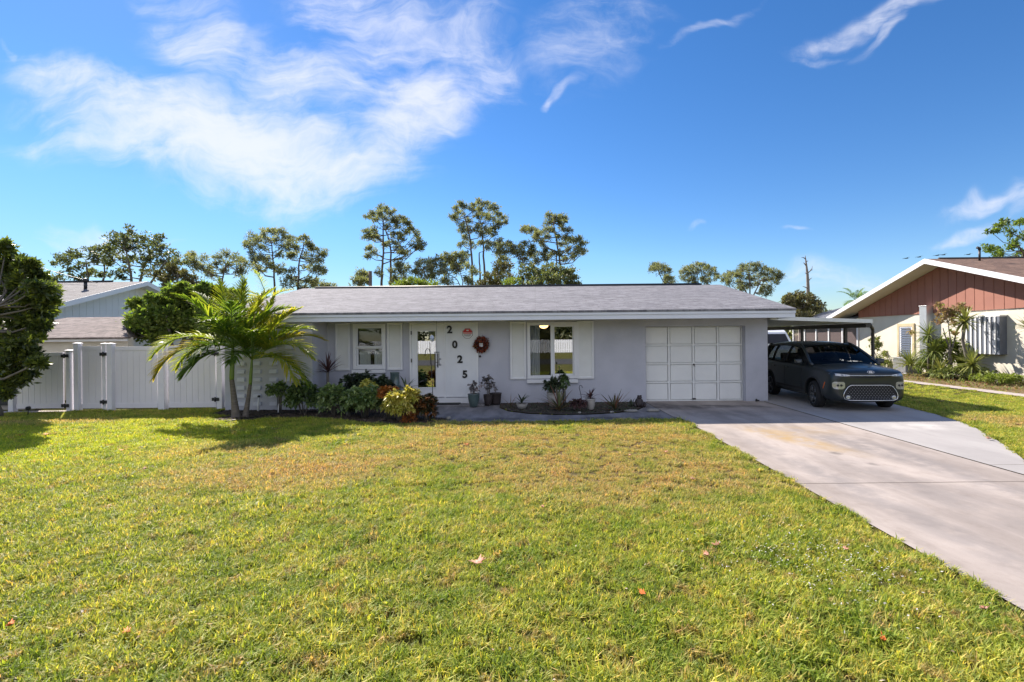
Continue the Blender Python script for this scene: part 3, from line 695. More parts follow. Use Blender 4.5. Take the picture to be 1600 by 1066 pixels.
pane('door_glass', gx0, gx1, gz0, gz1, y + .02, M['glass_door'], door)
mb = MB(); mb.lathe((-2.60, y - .001, 1.235), [(.028, 0), (.028, -.012), (.012, -.02), (.01, -.03)], 14, 'Y'); mb.build('deadbolt', M['chrome'], door)
mb = MB(); mb.lathe((-2.60, y - .001, 1.08), [(.03, 0), (.03, -.01), (.012, -.018), (.011, -.045)], 14, 'Y'); mb.tube([(-2.60, y - .045, 1.08), (-2.66, y - .05, 1.078), (-2.70, y - .045, 1.07)], .009, 8); mb.build('handle', M['chrome'], door)
for z in (1.95, 1.2, .45):
    mb = MB(); mb.box((ax0 - .02, 12.958, z - .05), (ax0 + .008, 12.969, z + .05)); mb.build('hinge', M['bronze'], door)
# side panel with the number
mb = MB(); mb.box((XS + .047, 12.975, .205), (x1 - .002, 13.02, z1 - .002)); mb.box((XS + .17, 12.967, .26), (XS + .185, 12.974, 2.16)); mb.box((x1 - .14, 12.967, .26), (x1 - .125, 12.974, 2.16)); panel = mb.build('entry_panel', M['panel'], ROOT)
mb = MB(); mb.box((x1, 12.965, .19), (x1 + .045, 12.999, z1)); mb.build('corner_trim', M['door_white'], ROOT)
mb = MB(); mb.box((x0 - .04, 12.86, .05), (x1 + .04, 12.968, .189)); mb.build('doorstep', M['white'], ROOT, bevel=.006)
mb = MB(); mb.box((x0 - .04, 12.45, .012), (x1 + .25, 12.859, .055)); mb.build('step_slab', M['walkc'], ROOT, bevel=.01)


def text_obj(name, s_, size, loc, mat, parent, ext=.004, offset=0.0, rot=(PI / 2, 0, 0), align='CENTER', sx=1.0):
    cu = bpy.data.curves.new(name, 'FONT'); cu.body = s_; cu.size = size; cu.extrude = ext; cu.offset = offset; cu.align_x = align; cu.align_y = 'CENTER'
    tmp = bpy.data.objects.new('tmp', cu); C.objects.link(tmp); bpy.context.view_layer.update()
    me = bpy.data.meshes.new_from_object(tmp.evaluated_get(bpy.context.evaluated_depsgraph_get())); bpy.data.objects.remove(tmp)
    o = link_mesh(name, me, mat, parent); o.location = Vector(loc) - (root_loc(parent) if parent else Vector((0, 0, 0))); o.rotation_euler = rot; o.scale = (sx, 1, 1); return o


for ch, px, py in (('2', 702.5, 515.7), ('0', 710.6, 539), ('2', 718.6, 562), ('5', 726.5, 585.5)):
    p = at(px, py, 12.96); text_obj('number_digit', ch, .272, (p.x, 12.962, p.z), M['number'], panel, .008, .011, sx=1.02)
# garage door
gx0, gx1, gz0, gz1 = GD; YG = 13.16
mb = MB(); mb.box((gx0, YG + .045, .012), (gx1 - .02, YG + .07, gz1 - .005)); gar = mb.build('garage_door', M['garage'], ROOT)
mb = MB(); nx, nz = 4, 4; cw = (gx1 - .02 - gx0) / nx; chh = (gz1 - .02) / nz
for i in range(nx):
    for j in range(nz):
        a = gx0 + i * cw + .04; b = gx0 + (i + 1) * cw - .04; c = .02 + j * chh + .035; d = .02 + (j + 1) * chh - .035
        mb.box((a + .004, YG + .008, c + .004), (b - .004, YG + .044, d - .004))
for i in range(nx + 1):
    x = gx0 + i * cw; mb.box((max(x - .026, gx0 + .001), YG - .006, .014), (min(x + .026, gx1 - .021), YG + .044, gz1 - .006))
for j in range(nz + 1):
    z = .02 + j * chh
    for i in range(nx): mb.box((gx0 + i * cw + .027, YG - .004, max(z - .02, .014)), (gx0 + (i + 1) * cw - .027, YG + .044, min(z + .02, gz1 - .006)))
mb.build('door_panels', M['garage'], gar)
mb = MB(); mb.lathe((4.31, YG - .007, 1.01), [(.025, 0), (.025, -.008), (.01, -.012), (.01, -.03)], 12, 'Y'); mb.tube([(4.30, YG - .035, 1.03), (4.33, YG - .04, .955)], [.012, .008], 8); mb.build('handle', M['bronze'], gar)
mb = MB(); mb.box((4.26, YG - .03, .05), (4.35, YG - .007, .09)); mb.build('pull_bracket', M['dark'], gar)
mb = MB(); mb.box((gx1 - .018, 13.06, 0), (gx1 + .0, 13.2, 2.06)); mb.build('garage_jamb', M['stucco'], ROOT)

# ------------------------------------------------------------------ carport
CP = thing('carport', (7.6, 13, 0), 'flat metal carport roof over the dark car beside the garage', 'carport')
mb = MB(); z_a, z_b = 2.24, 2.13; nseg = 18
for i in range(nseg):
    xa = 6.28 + (8.98 - 6.28) * i / nseg; xb = 6.28 + (8.98 - 6.28) * (i + 1) / nseg; za = z_a + (z_b - z_a) * i / nseg; zb = z_a + (z_b - z_a) * (i + 1) / nseg
    lo = .0 if i % 2 else -.03
    mb.slab([(xa, 12.9, za + lo), (xb, 12.9, zb + lo), (xb, 21.2, zb + lo), (xa, 21.2, za + lo)], (0, 0, .022))
mb.build('roof_panel', M['soffit'], CP)
mb = MB(); mb.slab([(6.27, 12.84, z_a - .035), (9.0, 12.84, z_b - .035), (9.0, 12.84, z_b + .06), (6.27, 12.84, z_a + .06)], (0, .055, 0)); mb.build('fascia', M['alu'], CP)
mb = MB(); mb.box((8.86, 12.9, 1.975), (8.98, 21.2, 2.095)); mb.build('beam', M['bronze'], CP)
for y in (13.85, 16.1, 18.6, 21.0):
    mb = MB(); mb.box((8.885, y - .035, .02), (8.955, y + .035, 1.974)); mb.build('post', M['bronze'], CP)
mb = MB(); mb.tube([(8.99, 12.98, 2.09), (9.04, 12.98, 2.03), (9.14, 13.1, 1.99), (9.24, 13.2, 1.96), (9.28, 13.24, 1.88), (9.28, 13.24, .12), (9.22, 13.15, .06)], .042, 10); mb.build('downpipe', M['bronze'], CP)

# ------------------------------------------------------------------ the parked car (local: nose at y=0 looking towards -y)
M['rim'] = paint('rim_alloy', (.16, .165, .17), .35, (.12, .12, .125), 6, metal=.8)
def build_car():
    car = bpy.data.objects.new('parked_car', None); C.objects.link(car); car.location = (7.64, 10.93, .02); car.rotation_euler = (0, 0, math.radians(-4))
    tag(car, 'dark grey boxy compact SUV parked under the carport, nose to the drive', 'car')
    ST = [(.0, .66, .30, .80, .83), (.045, .74, .24, .855, .90), (.13, .82, .21, .91, .955), (.3, .87, .2, .95, .995), (.6, .885, .2, .975, 1.035), (.9, .895, .2, .99, 1.065), (1.12, .9, .2, 1.01, 1.085),
          (1.4, .9, .2, 1.03, 1.06), (2.0, .9, .2, 1.04, 1.06), (2.6, .9, .2, 1.05, 1.07), (3.2, .9, .2, 1.07, 1.09), (3.8, .89, .22, 1.09, 1.11), (4.08, .86, .27, 1.08, 1.11), (4.18, .80, .33, 1.02, 1.06)]
    vs = []
    for y, w_, zb, zs, zt in ST:
        half = [(w_ * .80, zb), (w_ * .97, zb + .07), (w_ * 1.0, zb + .22), (w_ * .995, zs - .22), (w_ * .975, zs - .06), (w_ * .90, zs), (w_ * .5, zt - .012), (0, zt)]
        full = [(-x, z) for x, z in half] + [(x, z) for x, z in half[::-1][1:]]
        vs += [(x, y + (.0 if y > .4 else .07 * (x / w_) ** 2 * (1 - y / .4)), z) for x, z in full] + [(w_ * .4, y, zb), (-w_ * .4, y, zb)]
    n = 17; fs = []
    for i in range(len(ST) - 1):
        for k in range(n): fs.append((i * n + k, i * n + (k + 1) % n, (i + 1) * n + (k + 1) % n, (i + 1) * n + k))
    # nose and tail closed with strips
    for base in (0, (len(ST) - 1) * n):
        idx = [base + k for k in range(n)]
        L_ = idx[0:8]; Rr = idx[14:6:-1]   # left going up, right going up
        q = []
        for j in range(7): q.append((L_[j], L_[j + 1], Rr[j + 1], Rr[j]) if L_[j + 1] != Rr[j + 1] else (L_[j], L_[j + 1], Rr[j]))
        q.append((idx[0], idx[14], idx[15], idx[16])); fs += q
    me = bpy.data.meshes.new('body'); me.from_pydata(vs, [], fs)
    bm = bmesh.new(); bm.from_mesh(me); bmesh.ops.recalc_face_normals(bm, faces=bm.faces); bm.to_mesh(me); bm.free()
    body = bpy.data.objects.new('body', me); C.objects.link(body); md = body.modifiers.new('s', 'SUBSURF'); md.levels = 2; md.render_levels = 2
    cut = []
    for ys in (.86, 3.43):
        for sx in (-1, 1):
            mb = MB(); mb.lathe((sx * .83, ys, .335), [(.395, -.17), (.395, .17)], 36, 'X'); o = mb.build('cut', M['black'], None); cut.append(o)
            b = body.modifiers.new('b', 'BOOLEAN'); b.object = o; b.operation = 'DIFFERENCE'; b.solver = 'EXACT'
    bpy.context.view_layer.update(); dg = bpy.context.evaluated_depsgraph_get()
    m2 = bpy.data.meshes.new_from_object(body.evaluated_get(dg)); bpy.data.objects.remove(body)
    for o in cut: bpy.data.objects.remove(o)
    m2.materials.clear(); m2.materials.append(M['carpaint'])
    m2.polygons.foreach_set('material_index', [0] * len(m2.polygons))
    try: m2.set_sharp_from_angle(angle=math.radians(40))
    except Exception: pass
    ob = link_mesh('body', m2, [], car); m2.polygons.foreach_set('use_smooth', [True] * len(m2.polygons))
    bm = bmesh.new(); bm.from_mesh(m2); bvh = BVHTree.FromBMesh(bm)
    def fr(x, z, off=.006):
        h = bvh.ray_cast(Vector((x, -1, z)), Vector((0, 1, 0)))
        return Vector((x, (h[0].y if h[0] else .05) - off, z))
    def side(sx, y, z, off=.006):
        h = bvh.ray_cast(Vector((sx * 2, y, z)), Vector((-sx, 0, 0)))
        return Vector(((h[0].x if h[0] else sx * .9) + sx * off, y, z))
    def patch(poly, off, nu=10, nz=5):
        """curved patch on the nose: poly gives (z, x0, x1) rows"""
        P = []; rows = []
        for k in range(nz + 1):
            f = k / nz * (len(poly) - 1); i = min(int(f), len(poly) - 2); g = f - i
            rows.append([poly[i][j] * (1 - g) + poly[i + 1][j] * g for j in range(3)])
        for z, a, b in rows: P += [fr(a + (b - a) * u / nu, z, off) for u in range(nu + 1)]
        m_ = nu + 1; fs_ = [(k * m_ + u, k * m_ + u + 1, (k + 1) * m_ + u + 1, (k + 1) * m_ + u) for k in range(nz) for u in range(nu)]
        return P, fs_
    # grille: wide trapezoid with a chrome ring and diamond studs
    GR = [(.265, -.50, .50), (.30, -.575, .575), (.40, -.585, .585), (.55, -.50, .50), (.60, -.43, .43)]
    mg = MB(); mg.add(*patch(GR, .004, 24, 12))
    ring = [fr(x, z, .016) for x, z in [(-.50 + i / 8 * 1.0, .262) for i in range(9)] + [(.575, .295), (.597, .36), (.58, .43), (.54, .50), (.495, .565), (.43, .603)] + [(.43 - i / 8 * .86, .606) for i in range(1, 9)] + [(-.495, .565), (-.54, .50), (-.58, .43), (-.597, .36), (-.575, .295), (-.50, .262)]]
    mb = MB(); mb.tube(ring, .009, 6); mb.build('grille_surround', M['chrome'], car, local=True)
    mb = mg; mb.cur = 1
    for r_ in range(8):
        z = .295 + r_ * .04; wx = .56 if z < .42 else .56 - (z - .42) * .62
        for c_ in range(-9, 10):
            x = (c_ + (.5 if r_ % 2 else 0)) * .066
            if abs(x) > wx - .03 or (abs(x) > .44 and z < .36): continue
            p = fr(x, z, .012); s_ = .0095
            mb.add([p + Vector((-s_ * 1.3, 0, 0)), p + Vector((0, 0, -s_)), p + Vector((s_ * 1.3, 0, 0)), p + Vector((0, 0, s_)), p + Vector((0, -.008, 0))], [(0, 1, 4), (1, 2, 4), (2, 3, 4), (3, 0, 4)], False)
    mb.build('grille', [M['black'], M['mesh']], car, local=True)
    for sx in (-1, 1):
        p = fr(sx * .50, .325, .008); mb = MB(); mb.lathe(p, [(.05, .012), (.05, -.012), (.038, -.018), (.01, -.012)], 18, 'Y'); mb.build('fog_lamp', M['lens'], car, local=True)
    # slot over the grille, chrome line and slim lamps, lower bar
    mb = MB(); mb.add(*patch([(.635, -.47, .47), (.66, -.42, .42)], .004, 20, 2)); mb.build('intake_slot', M['black'], car, local=True)
    mb = MB(); mb.tube([fr(x, .828, .008) for x in np.linspace(-.56, .56, 15)], .008, 6); mb.build('chrome_strip', M['chrome'], car, local=True)
    for sx in (-1, 1):
        a = [fr(sx * x, z, .008) for x, z in ((.46, .815), (.56, .812), (.66, .815), (.73, .822))]; b = [fr(sx * x, z, .008) for x, z in ((.46, .842), (.56, .855), (.66, .868), (.725, .872))]
        a.append(side(sx, .26, .86, .006)); b.append(side(sx, .24, .90, .006))
        mb = MB(); mb.add(a + b, [(i, i + 1, 5 + i + 1, 5 + i) for i in range(4)], True); o = mb.build('headlight', M['lens'], car, local=True)
        Pz = [(.512, .61, .74), (.525, .58, .77), (.55, .562, .79), (.60, .556, .797), (.645, .556, .797), (.668, .57, .785), (.682, .60, .76)]
        Pz = [(z, sx * a_, sx * b_) for z, a_, b_ in Pz]
        mb = MB(); mb.add(*patch(Pz, .008, 8, 12)); hl = mb.build('projector_lamp', M['lens'], car, local=True)
        mb = MB()
        for q in (-.04, .03):
            p = fr(sx * (.675 + q), .60, .014); mb.lathe(p, [(.026, .008), (.026, -.004), (.008, -.008)], 12, 'Y')
        mb.build('lamp_lens', M['dark'], hl, local=True)
        # side marker
        mb = MB(); a = [side(sx, .40, .50), side(sx, .43, .50), side(sx, .36, .66), side(sx, .33, .66)]; mb.add(a, [(0, 1, 2, 3)]); mb.build('side_marker', M['amber'], car, local=True)
        # mirrors
        mb = MB(); mb.add([(sx * x, y, z) for x, y, z in [(.90, 1.30, 1.02), (1.07, 1.28, 1.03), (1.10, 1.30, 1.15), (.92, 1.32, 1.16), (.90, 1.42, 1.02), (1.05, 1.44, 1.03), (1.08, 1.44, 1.15), (.92, 1.42, 1.16)]], [(0, 1, 2, 3), (7, 6, 5, 4), (0, 4, 5, 1), (1, 5, 6, 2), (2, 6, 7, 3), (3, 7, 4, 0)], True)
        mb.add([(sx * x, y, z) for x, y, z in [(.84, 1.33, 1.02), (.91, 1.33, 1.04), (.91, 1.38, 1.07), (.84, 1.38, 1.05)]], [(0, 1, 2, 3)])
        o = mb.build('wing_mirror', M['carpaint'], car, local=True, bevel=.03)
        # door lines, handles
        mb = MB()
        for y in (1.45, 2.42, 3.25):
            mb = MB(); mb.tube([side(sx, y, z, .001) for z in np.linspace(.32, .98, 9)], .004, 4); mb.build('door_seam', M['black'], car, local=True)

        for y in (2.25, 3.1):
            mb = MB(); p = side(sx, y, .90, .02); mb.tube([p + Vector((-sx * .015, -.09, 0)), p + Vector((0, -.06, 0)), p + Vector((0, .05, 0)), p + Vector((-sx * .015, .08, 0))], .013, 6); mb.build('door_handle', M['carpaint'], car, local=True)
        mb = MB(); pts = [side(sx, y, .30, .004) for y in np.linspace(1.32, 2.98, 8)]; up_ = [side(sx, y, .42, .008) for y in np.linspace(1.32, 2.98, 8)]
        mb.add(pts + up_, [(i, i + 1, 8 + i + 1, 8 + i) for i in range(7)], True); mb.build('sill_cladding', M['clad'], car, local=True)
        for ys in (.86, 3.43):
            mb = MB(); arc = [side(sx, ys + .405 * math.cos(a_), max(.335 + .405 * math.sin(a_), .24), .0) for a_ in np.linspace(-.1, PI + .1, 21)]; mb.tube(arc, .022, 6); mb.build('wheel_arch', M['clad'], car, local=True)
    mb = MB(); mb.add(*patch([(.205, -.62, .62), (.245, -.6, .6)], .010, 14, 2)); mb.build('skid_plate', M['clad'], car, local=True)
    # emblem on the bonnet edge: oval ring with letters
    p = fr(0, .895, .004); mb = MB(); mb.tube([p + Vector((.075 * math.cos(a_), .014 * math.sin(a_), .030 * math.sin(a_) + .012)) for a_ in np.linspace(0, 2 * PI, 25)], .0045, 6, False); em = mb.build('emblem', M['chrome'], car, local=True)
    tx = text_obj('emblem_letters', 'KIA', .048, (0, 0, 0), M['chrome'], None, .002, .001, (math.radians(62), 0, 0)); tx.parent = em; tx.location = p + Vector((0, -.002, .012))
    # cabin
    Bz = 1.04
    def cab(y0, y1, wb, wt, zt, grow=0.0):
        return [(-wb, y0, Bz), (wb, y0, Bz), (-wt, y1, zt), (wt, y1, zt)]
    A0 = Vector((.80, 1.10, 1.03)); A1 = Vector((.635, 1.93, 1.50)); B0 = Vector((.855, 1.20, 1.03)); Br = Vector((.855, 4.0, 1.08)); Tr = Vector((.66, 3.88, 1.49)); Tf = Vector((.655, 1.93, 1.50))
    mx_ = lambda v: Vector((-v.x, v.y, v.z))
    # windscreen, curved
    P = []; nu = 12; nv = 6
    for j in range(nv + 1):
        g = j / nv; a = A0.lerp(A1, g)
        for i in range(nu + 1):
            u = -1 + 2 * i / nu; P.append((a.x * u, a.y - .16 * (1 - u * u) * (1 - .5 * g), a.z + .03 * math.sin(PI * g) + .03 * (1 - u * u)))
    mb = MB(); mb.add(P, [(j * (nu + 1) + i, j * (nu + 1) + i + 1, (j + 1) * (nu + 1) + i + 1, (j + 1) * (nu + 1) + i) for j in range(nv) for i in range(nu)], True); mb.build('windscreen', M['car_glass'], car, local=True)
    for sx in (-1, 1):
        S = lambda v: Vector((sx * v.x, v.y, v.z))
        def sp(y, g):   # a point on the side window surface
            x = .862 * (1 - g) + .665 * g + .035 * math.sin(PI * g); return Vector((sx * x, y, (1.035 + .03 * (y - 1.2) / 2.8) * (1 - g) + 1.5 * g))
        for (a0, a1, b0, b1) in ((1.28, 2.02, 2.36, 2.36), (2.44, 2.44, 3.22, 3.22), (3.30, 3.30, 3.86, 3.80)):
            P = []
            for j in range(7):
                g = .03 + .92 * j / 6; yl = a0 * (1 - g) + a1 * g; yr = b0 * (1 - g) + b1 * g
                for i in range(7): P.append(sp(yl + (yr - yl) * i / 6, g))
            mb = MB(); mb.add(P, [(j * 7 + i, j * 7 + i + 1, (j + 1) * 7 + i + 1, (j + 1) * 7 + i) for j in range(6) for i in range(6)], True); mb.build('side_window', M['car_glass'], car, local=True)
        for (y0, y1, r_, mt) in ((2.40, 2.40, .035, 'black'), (3.26, 3.26, .035, 'black'), (3.95, 3.84, .09, 'carpaint')):
            mb = MB(); mb.tube([sp(y0 * (1 - g) + y1 * g, g) - Vector((sx * r_ * .7, 0, 0)) for g in (0, .25, .5, .75, 1)], r_, 8); mb.build('pillar', M[mt], car, local=True)
        mb = MB(); mb.tube([Vector((sx * .80, 1.04, 1.015)), Vector((sx * .80, 1.16, 1.07)), Vector((sx * .745, 1.42, 1.24)), Vector((sx * .685, 1.72, 1.41)), Vector((sx * .64, 1.96, 1.515)), Vector((sx * .65, 2.15, 1.545))], [.03, .038, .036, .035, .035, .03], 8); mb.build('front_pillar', M['carpaint'], car, local=True)
        if False: mb = MB(); mb.tube([Vector((sx * .60, 2.1, 1.60)), Vector((sx * .62, 2.2, 1.625)), Vector((sx * .62, 3.6, 1.62)), Vector((sx * .60, 3.75, 1.585))], .013, 6); mb.build('roof_rail', M['dark'], car, local=True)
    # roof, tailgate
    P = []; ys = [1.90, 1.98, 2.2, 2.7, 3.3, 3.8, 3.95, 4.0]; zt = [1.505, 1.545, 1.578, 1.60, 1.59, 1.56, 1.53, 1.50]
    for y, z in zip(ys, zt):
        for u in np.linspace(-1, 1, 11): P.append((.70 * u, y + (-.10 * (1 - u * u) if y < 2.0 else 0), z - .075 * abs(u) ** 3.5))
    m_ = 11; mb = MB(); mb.add(P, [(j * m_ + i, j * m_ + i + 1, (j + 1) * m_ + i + 1, (j + 1) * m_ + i) for j in range(len(ys) - 1) for i in range(m_ - 1)], True)
    o = mb.build('roof', M['carpaint'], car, local=True); sd_ = o.modifiers.new('s', 'SOLIDIFY'); sd_.thickness = .05; sd_.offset = 1 if o.data.polygons[20].normal.z < 0 else -1
    mb = MB(); mb.add([(-.80, 4.12, 1.05), (.80, 4.12, 1.05), (.66, 3.96, 1.5), (-.66, 3.96, 1.5)], [(0, 1, 2, 3)]); mb.build('rear_window', M['car_glass'], car, local=True)
    mb = MB()
    for x in (-.38, .38):
        mb.tube([(x, 2.35, .7), (x, 2.42, 1.0), (x, 2.5, 1.22)], [.2, .22, .16], 10); mb.tube([(x, 2.49, 1.24), (x, 2.51, 1.40)], [.12, .10], 10)
    mb.box((-.6, 3.2, .7), (.6, 3.35, 1.25)); mb.build('seats', M['seat'], car, local=True)
    mb = MB(); mb.box((-.72, 1.25, .95), (.72, 1.55, 1.07)); mb.tube([(.38 + .17 * math.cos(a_), 1.72, 1.0 + .17 * math.sin(a_)) for a_ in np.linspace(0, 2 * PI, 21)], .014, 6, False); mb.build('dashboard', M['clad'], car, local=True)
    mb = MB(); mb.tube([(0, 1.75, 1.46), (0, 1.72, 1.41)], .012, 6); mb.add([(-.12, 1.70, 1.38), (.12, 1.70, 1.38), (.12, 1.71, 1.44), (-.12, 1.71, 1.44)], [(0, 1, 2, 3)]); mb.build('inner_mirror', M['dark'], car, local=True)
    # wheels
    for ys, steer in ((.86, -8), (3.43, 0)):
        for sx in (-1, 1):
            wh = bpy.data.objects.new('wheel', None); C.objects.link(wh); wh.parent = car; wh.location = (sx * .785, ys, .315); wh.rotation_euler = (0, 0, math.radians(steer)); wh.empty_display_size = .2
            mb = MB(); mb.lathe((0, 0, 0), [(.22, -sx * .09), (.30, -sx * .108), (.325, -sx * .085), (.333, -sx * .04), (.333, sx * .04), (.325, sx * .085), (.30, sx * .108), (.235, sx * .10), (.225, sx * .06)], 36, 'X'); mb.build('tyre', M['rubber'], wh, local=True)
            mb = MB(); mb.lathe((0, 0, 0), [(.222, -sx * .05), (.228, sx * .098), (.215, sx * .10), (.205, sx * .05), (.05, sx * .03)], 30, 'X')
            for k in range(5):
                for dl in (-.16, .16):
                    a_ = 2 * PI * k / 5; mb.tube([(sx * .085, .05 * math.cos(a_), .05 * math.sin(a_)), (sx * .09, .215 * math.cos(a_ + dl), .215 * math.sin(a_ + dl))], [.022, .015], 6)
            mb.lathe((0, 0, 0), [(.055, sx * .06), (.055, sx * .10), (.03, sx * .108)], 16, 'X'); mb.build('rim', M['rim'], wh, local=True)
build_car()

# ------------------------------------------------------------------ neighbours
def rib_wall(mb, x, y0, y1, zfun, z0, step, depth=.012, wdt=.03, axis='x'):
    pass


NX = 17.70
NH = thing('neighbour_house', (NX, 20, 0), 'cream neighbouring house with terracotta gable siding and a brown roof on the right', 'house')
yF, yB, yM, zE, zA = 13.6, 27.6, 20.6, 2.78, 5.0      # gable end facing left; front eave, back eave, ridge
mb = MB(); mb.box((NX, 14.4, 0), (NX + .2, 26.3, 2.78)); mb.box((NX + .2, 14.4, 0), (31, 14.6, 2.75)); mb.box((NX + .2, 26.1, 0), (31, 26.3, 2.75)); mb.build('wall', M['cream'], NH)
mb = MB(); sl = (zA - zE) / (yM - yF)
def zr(y): return zE + sl * (y - yF if y < yM else yB - y)
ys = np.arange(14.4, 26.3, .41)
for i in range(len(ys) - 1):       # board siding with grooves
    a, b = ys[i] + .012, ys[i + 1] - .012
    mb.add([(NX - .05, a, 2.70), (NX - .05, b, 2.70), (NX - .05, b, zr(b) - .16), (NX - .05, a, zr(a) - .16), (NX, a, 2.70), (NX, b, 2.70), (NX, b, zr(b) - .16), (NX, a, zr(a) - .16)], [(0, 1, 2, 3), (0, 4, 5, 1), (3, 2, 6, 7), (0, 3, 7, 4), (1, 5, 6, 2)], False)
mb.add([(NX - .02, 14.4, 2.71), (NX - .02, 26.3, 2.71), (NX - .02, 26.3, zr(26.3) - .16), (NX - .02, yM, zA - .16), (NX - .02, 14.4, zr(14.4) - .16)], [(0, 1, 2, 3, 4)])
mb.build('gable_siding', M['terra'], NH)
OV = 1.0
mb = MB(); x0, x1 = NX - OV, 31.5
mb.slab([(x0, yF, zE), (x1, yF, zE), (x1, yM, zA), (x0, yM, zA)], (0, 0, -.05)); mb.slab([(x0, yM, zA - .001), (x1, yM, zA - .001), (x1, yB, zE), (x0, yB, zE)], (0, 0, -.05))
nroof = mb.build('roof', M['shingle_b'], NH)
mb = MB(); mb.tube([(x0 + .6, yM, zA + .01), (x1, yM, zA + .01)], .05, 6); mb.build('ridge_vent', M['dark'], nroof)
mb = MB(); mb.tube([(18.5, 20.0, 4.8), (18.5, 20.0, 5.25)], .04, 8); mb.tube([(18.5, 20.0, 5.25), (18.5, 20.0, 5.33), (18.4, 20.0, 5.36)], .055, 8); mb.build('vent_pipe', M['dark'], nroof)
mb = MB()
for a, b in (((yF, zE), (yM, zA)), ((yB, zE), (yM, zA))):
    mb.slab([(x0 - .02, a[0], a[1] - .20), (x0 - .02, b[0], b[1] - .20), (x0 - .02, b[0], b[1] + .01), (x0 - .02, a[0], a[1] + .01)], (.019, 0, 0))
mb.build('barge_board', M['white'], NH)
mb = MB()
for a, b in (((yF, zE), (yM, zA)), ((yB, zE), (yM, zA))):
    mb.slab([(x0, a[0], a[1] - .12), (x0, b[0], b[1] - .12), (NX + .1, b[0], b[1] - .12), (NX + .1, a[0], a[1] - .12)], (0, 0, -.02))
mb.build('soffit', M['cream'], NH)
# striped storm awning over its window
aw = MB(); n = 7; y0_, y1_ = 18.05, 19.45; zt_, zb_ = 2.42, .98
aw.box((NX - .30, y0_ - .03, zt_), (NX + 0, y1_ + .03, zt_ + .06)); awn = aw.build('awning_frame', M['white'], NH)
aw = MB(); aw.cur = 0
for i in range(n):
    w_ = (y1_ - y0_) / n; a = y0_ + i * w_
    aw.box((NX - .28, a + .0, zb_), (NX - .262, a + w_ * .66, zt_)); aw.cur = 1; aw.box((NX - .31, a + w_ * .66, zb_), (NX - .262, a + w_ * .98, zt_)); aw.cur = 0
aw.box((NX - .26, y0_, zb_), (NX - .001, y0_ + .02, zt_)); aw.box((NX - .26, y1_ - .02, zb_), (NX - .001, y1_, zt_)); aw.box((NX - .255, y0_ + .025, zb_ + .05), (NX - .24, y1_ - .025, zt_)); aw.build('shutter_panel', [paint('slate_panel', (.14, .16, .20), .5), M['white']], NH)
# louvred side door
mb = MB(); y0_, y1_ = 22.55, 23.35
mb.box((NX - .06, y0_ - .12, 0), (NX - .002, y0_ - .002, 2.28)); mb.box((NX - .06, y1_ + .002, 0), (NX - .002, y1_ + .12, 2.28)); mb.box((NX - .06, y0_ - .001, 2.14), (NX - .002, y1_ + .001, 2.28)); mb.build('door_frame', M['tan'], NH)
mb = MB(); mb.box((NX - .04, y0_, .05), (NX - .003, y1_, 2.139)); nd = mb.build('side_door', M['white'], NH)
mb = MB()
for k in range(17):
    z = .25 + k * .11; mb.slab([(NX - .075, y0_ + .1, z), (NX - .075, y1_ - .1, z), (NX - .045, y1_ - .1, z + .085), (NX - .045, y0_ + .1, z + .085)], (.006, 0, 0))
mb.build('louvres', paint('louvre_glass', (.10, .12, .16), .2), nd)
mb = MB(); mb.box((NX - .34, 21.35, .3), (NX - .002, 21.75, 3.02)); mb.box((NX - .36, 21.33, 3.021), (NX - .002, 21.77, 3.05)); mb.build('flue_duct', M['alu'], NH, bevel=.01)
mb = MB(); mb.lathe((NX - .06, 21.98, 2.05), [(.03, -.05), (.05, 0), (.02, .05)], 10); o = mb.build('wall_light', M['bronze'], NH)
# screened porch at the back corner
mb = MB()
for y in (26.4, 27.7, 29.0, 30.3, 31.6, 33.0): mb.box((NX - .06, y - .045, 0), (NX + .02, y + .045, 2.4))
mb.box((NX - .055, 26.45, 2.4), (NX + .02, 33.0, 2.5)); mb.box((NX - .055, 26.45, .0), (NX + .02, 33.0, .5)); porch = mb.build('porch_frame', M['white'], NH)
mb = MB(); mb.add([(NX, 26.5, .5), (NX, 33, .5), (NX, 33, 2.4), (NX, 26.5, 2.4)], [(0, 1, 2, 3)]); mb.build('porch_screen', M['screen'], porch)
mb = MB(); mb.box((24, 26.4, 0), (24.1, 33, 2.6)); mb.box((NX + .3, 32.9, 0), (24, 33, 2.6)); mb.build('porch_back_wall', M['cream'], NH)
mb = MB(); nn = 14
for i in range(nn):
    ya = 26.4 + (33.4 - 26.4) * i / nn; yb_ = 26.4 + (33.4 - 26.4) * (i + 1) / nn
    mb.slab([(NX - .5, ya + .02, 2.56), (NX - .5, yb_ - .02, 2.56), (25, yb_ - .02, 4.6), (25, ya + .02, 4.6)], (0, 0, -.04)); mb.box((NX - .5, yb_ - .03, 2.52), (NX - .48, yb_ + .03, 2.62))
    mb.slab([(NX - .5, yb_ - .02, 2.60), (NX - .5, yb_ + .02, 2.60), (25, yb_ + .02, 4.64), (25, yb_ - .02, 4.64)], (0, 0, -.06))
mb.build('porch_roof', paint('metal_roof', (.34, .35, .37), .5, (.26, .27, .29), 2), NH)

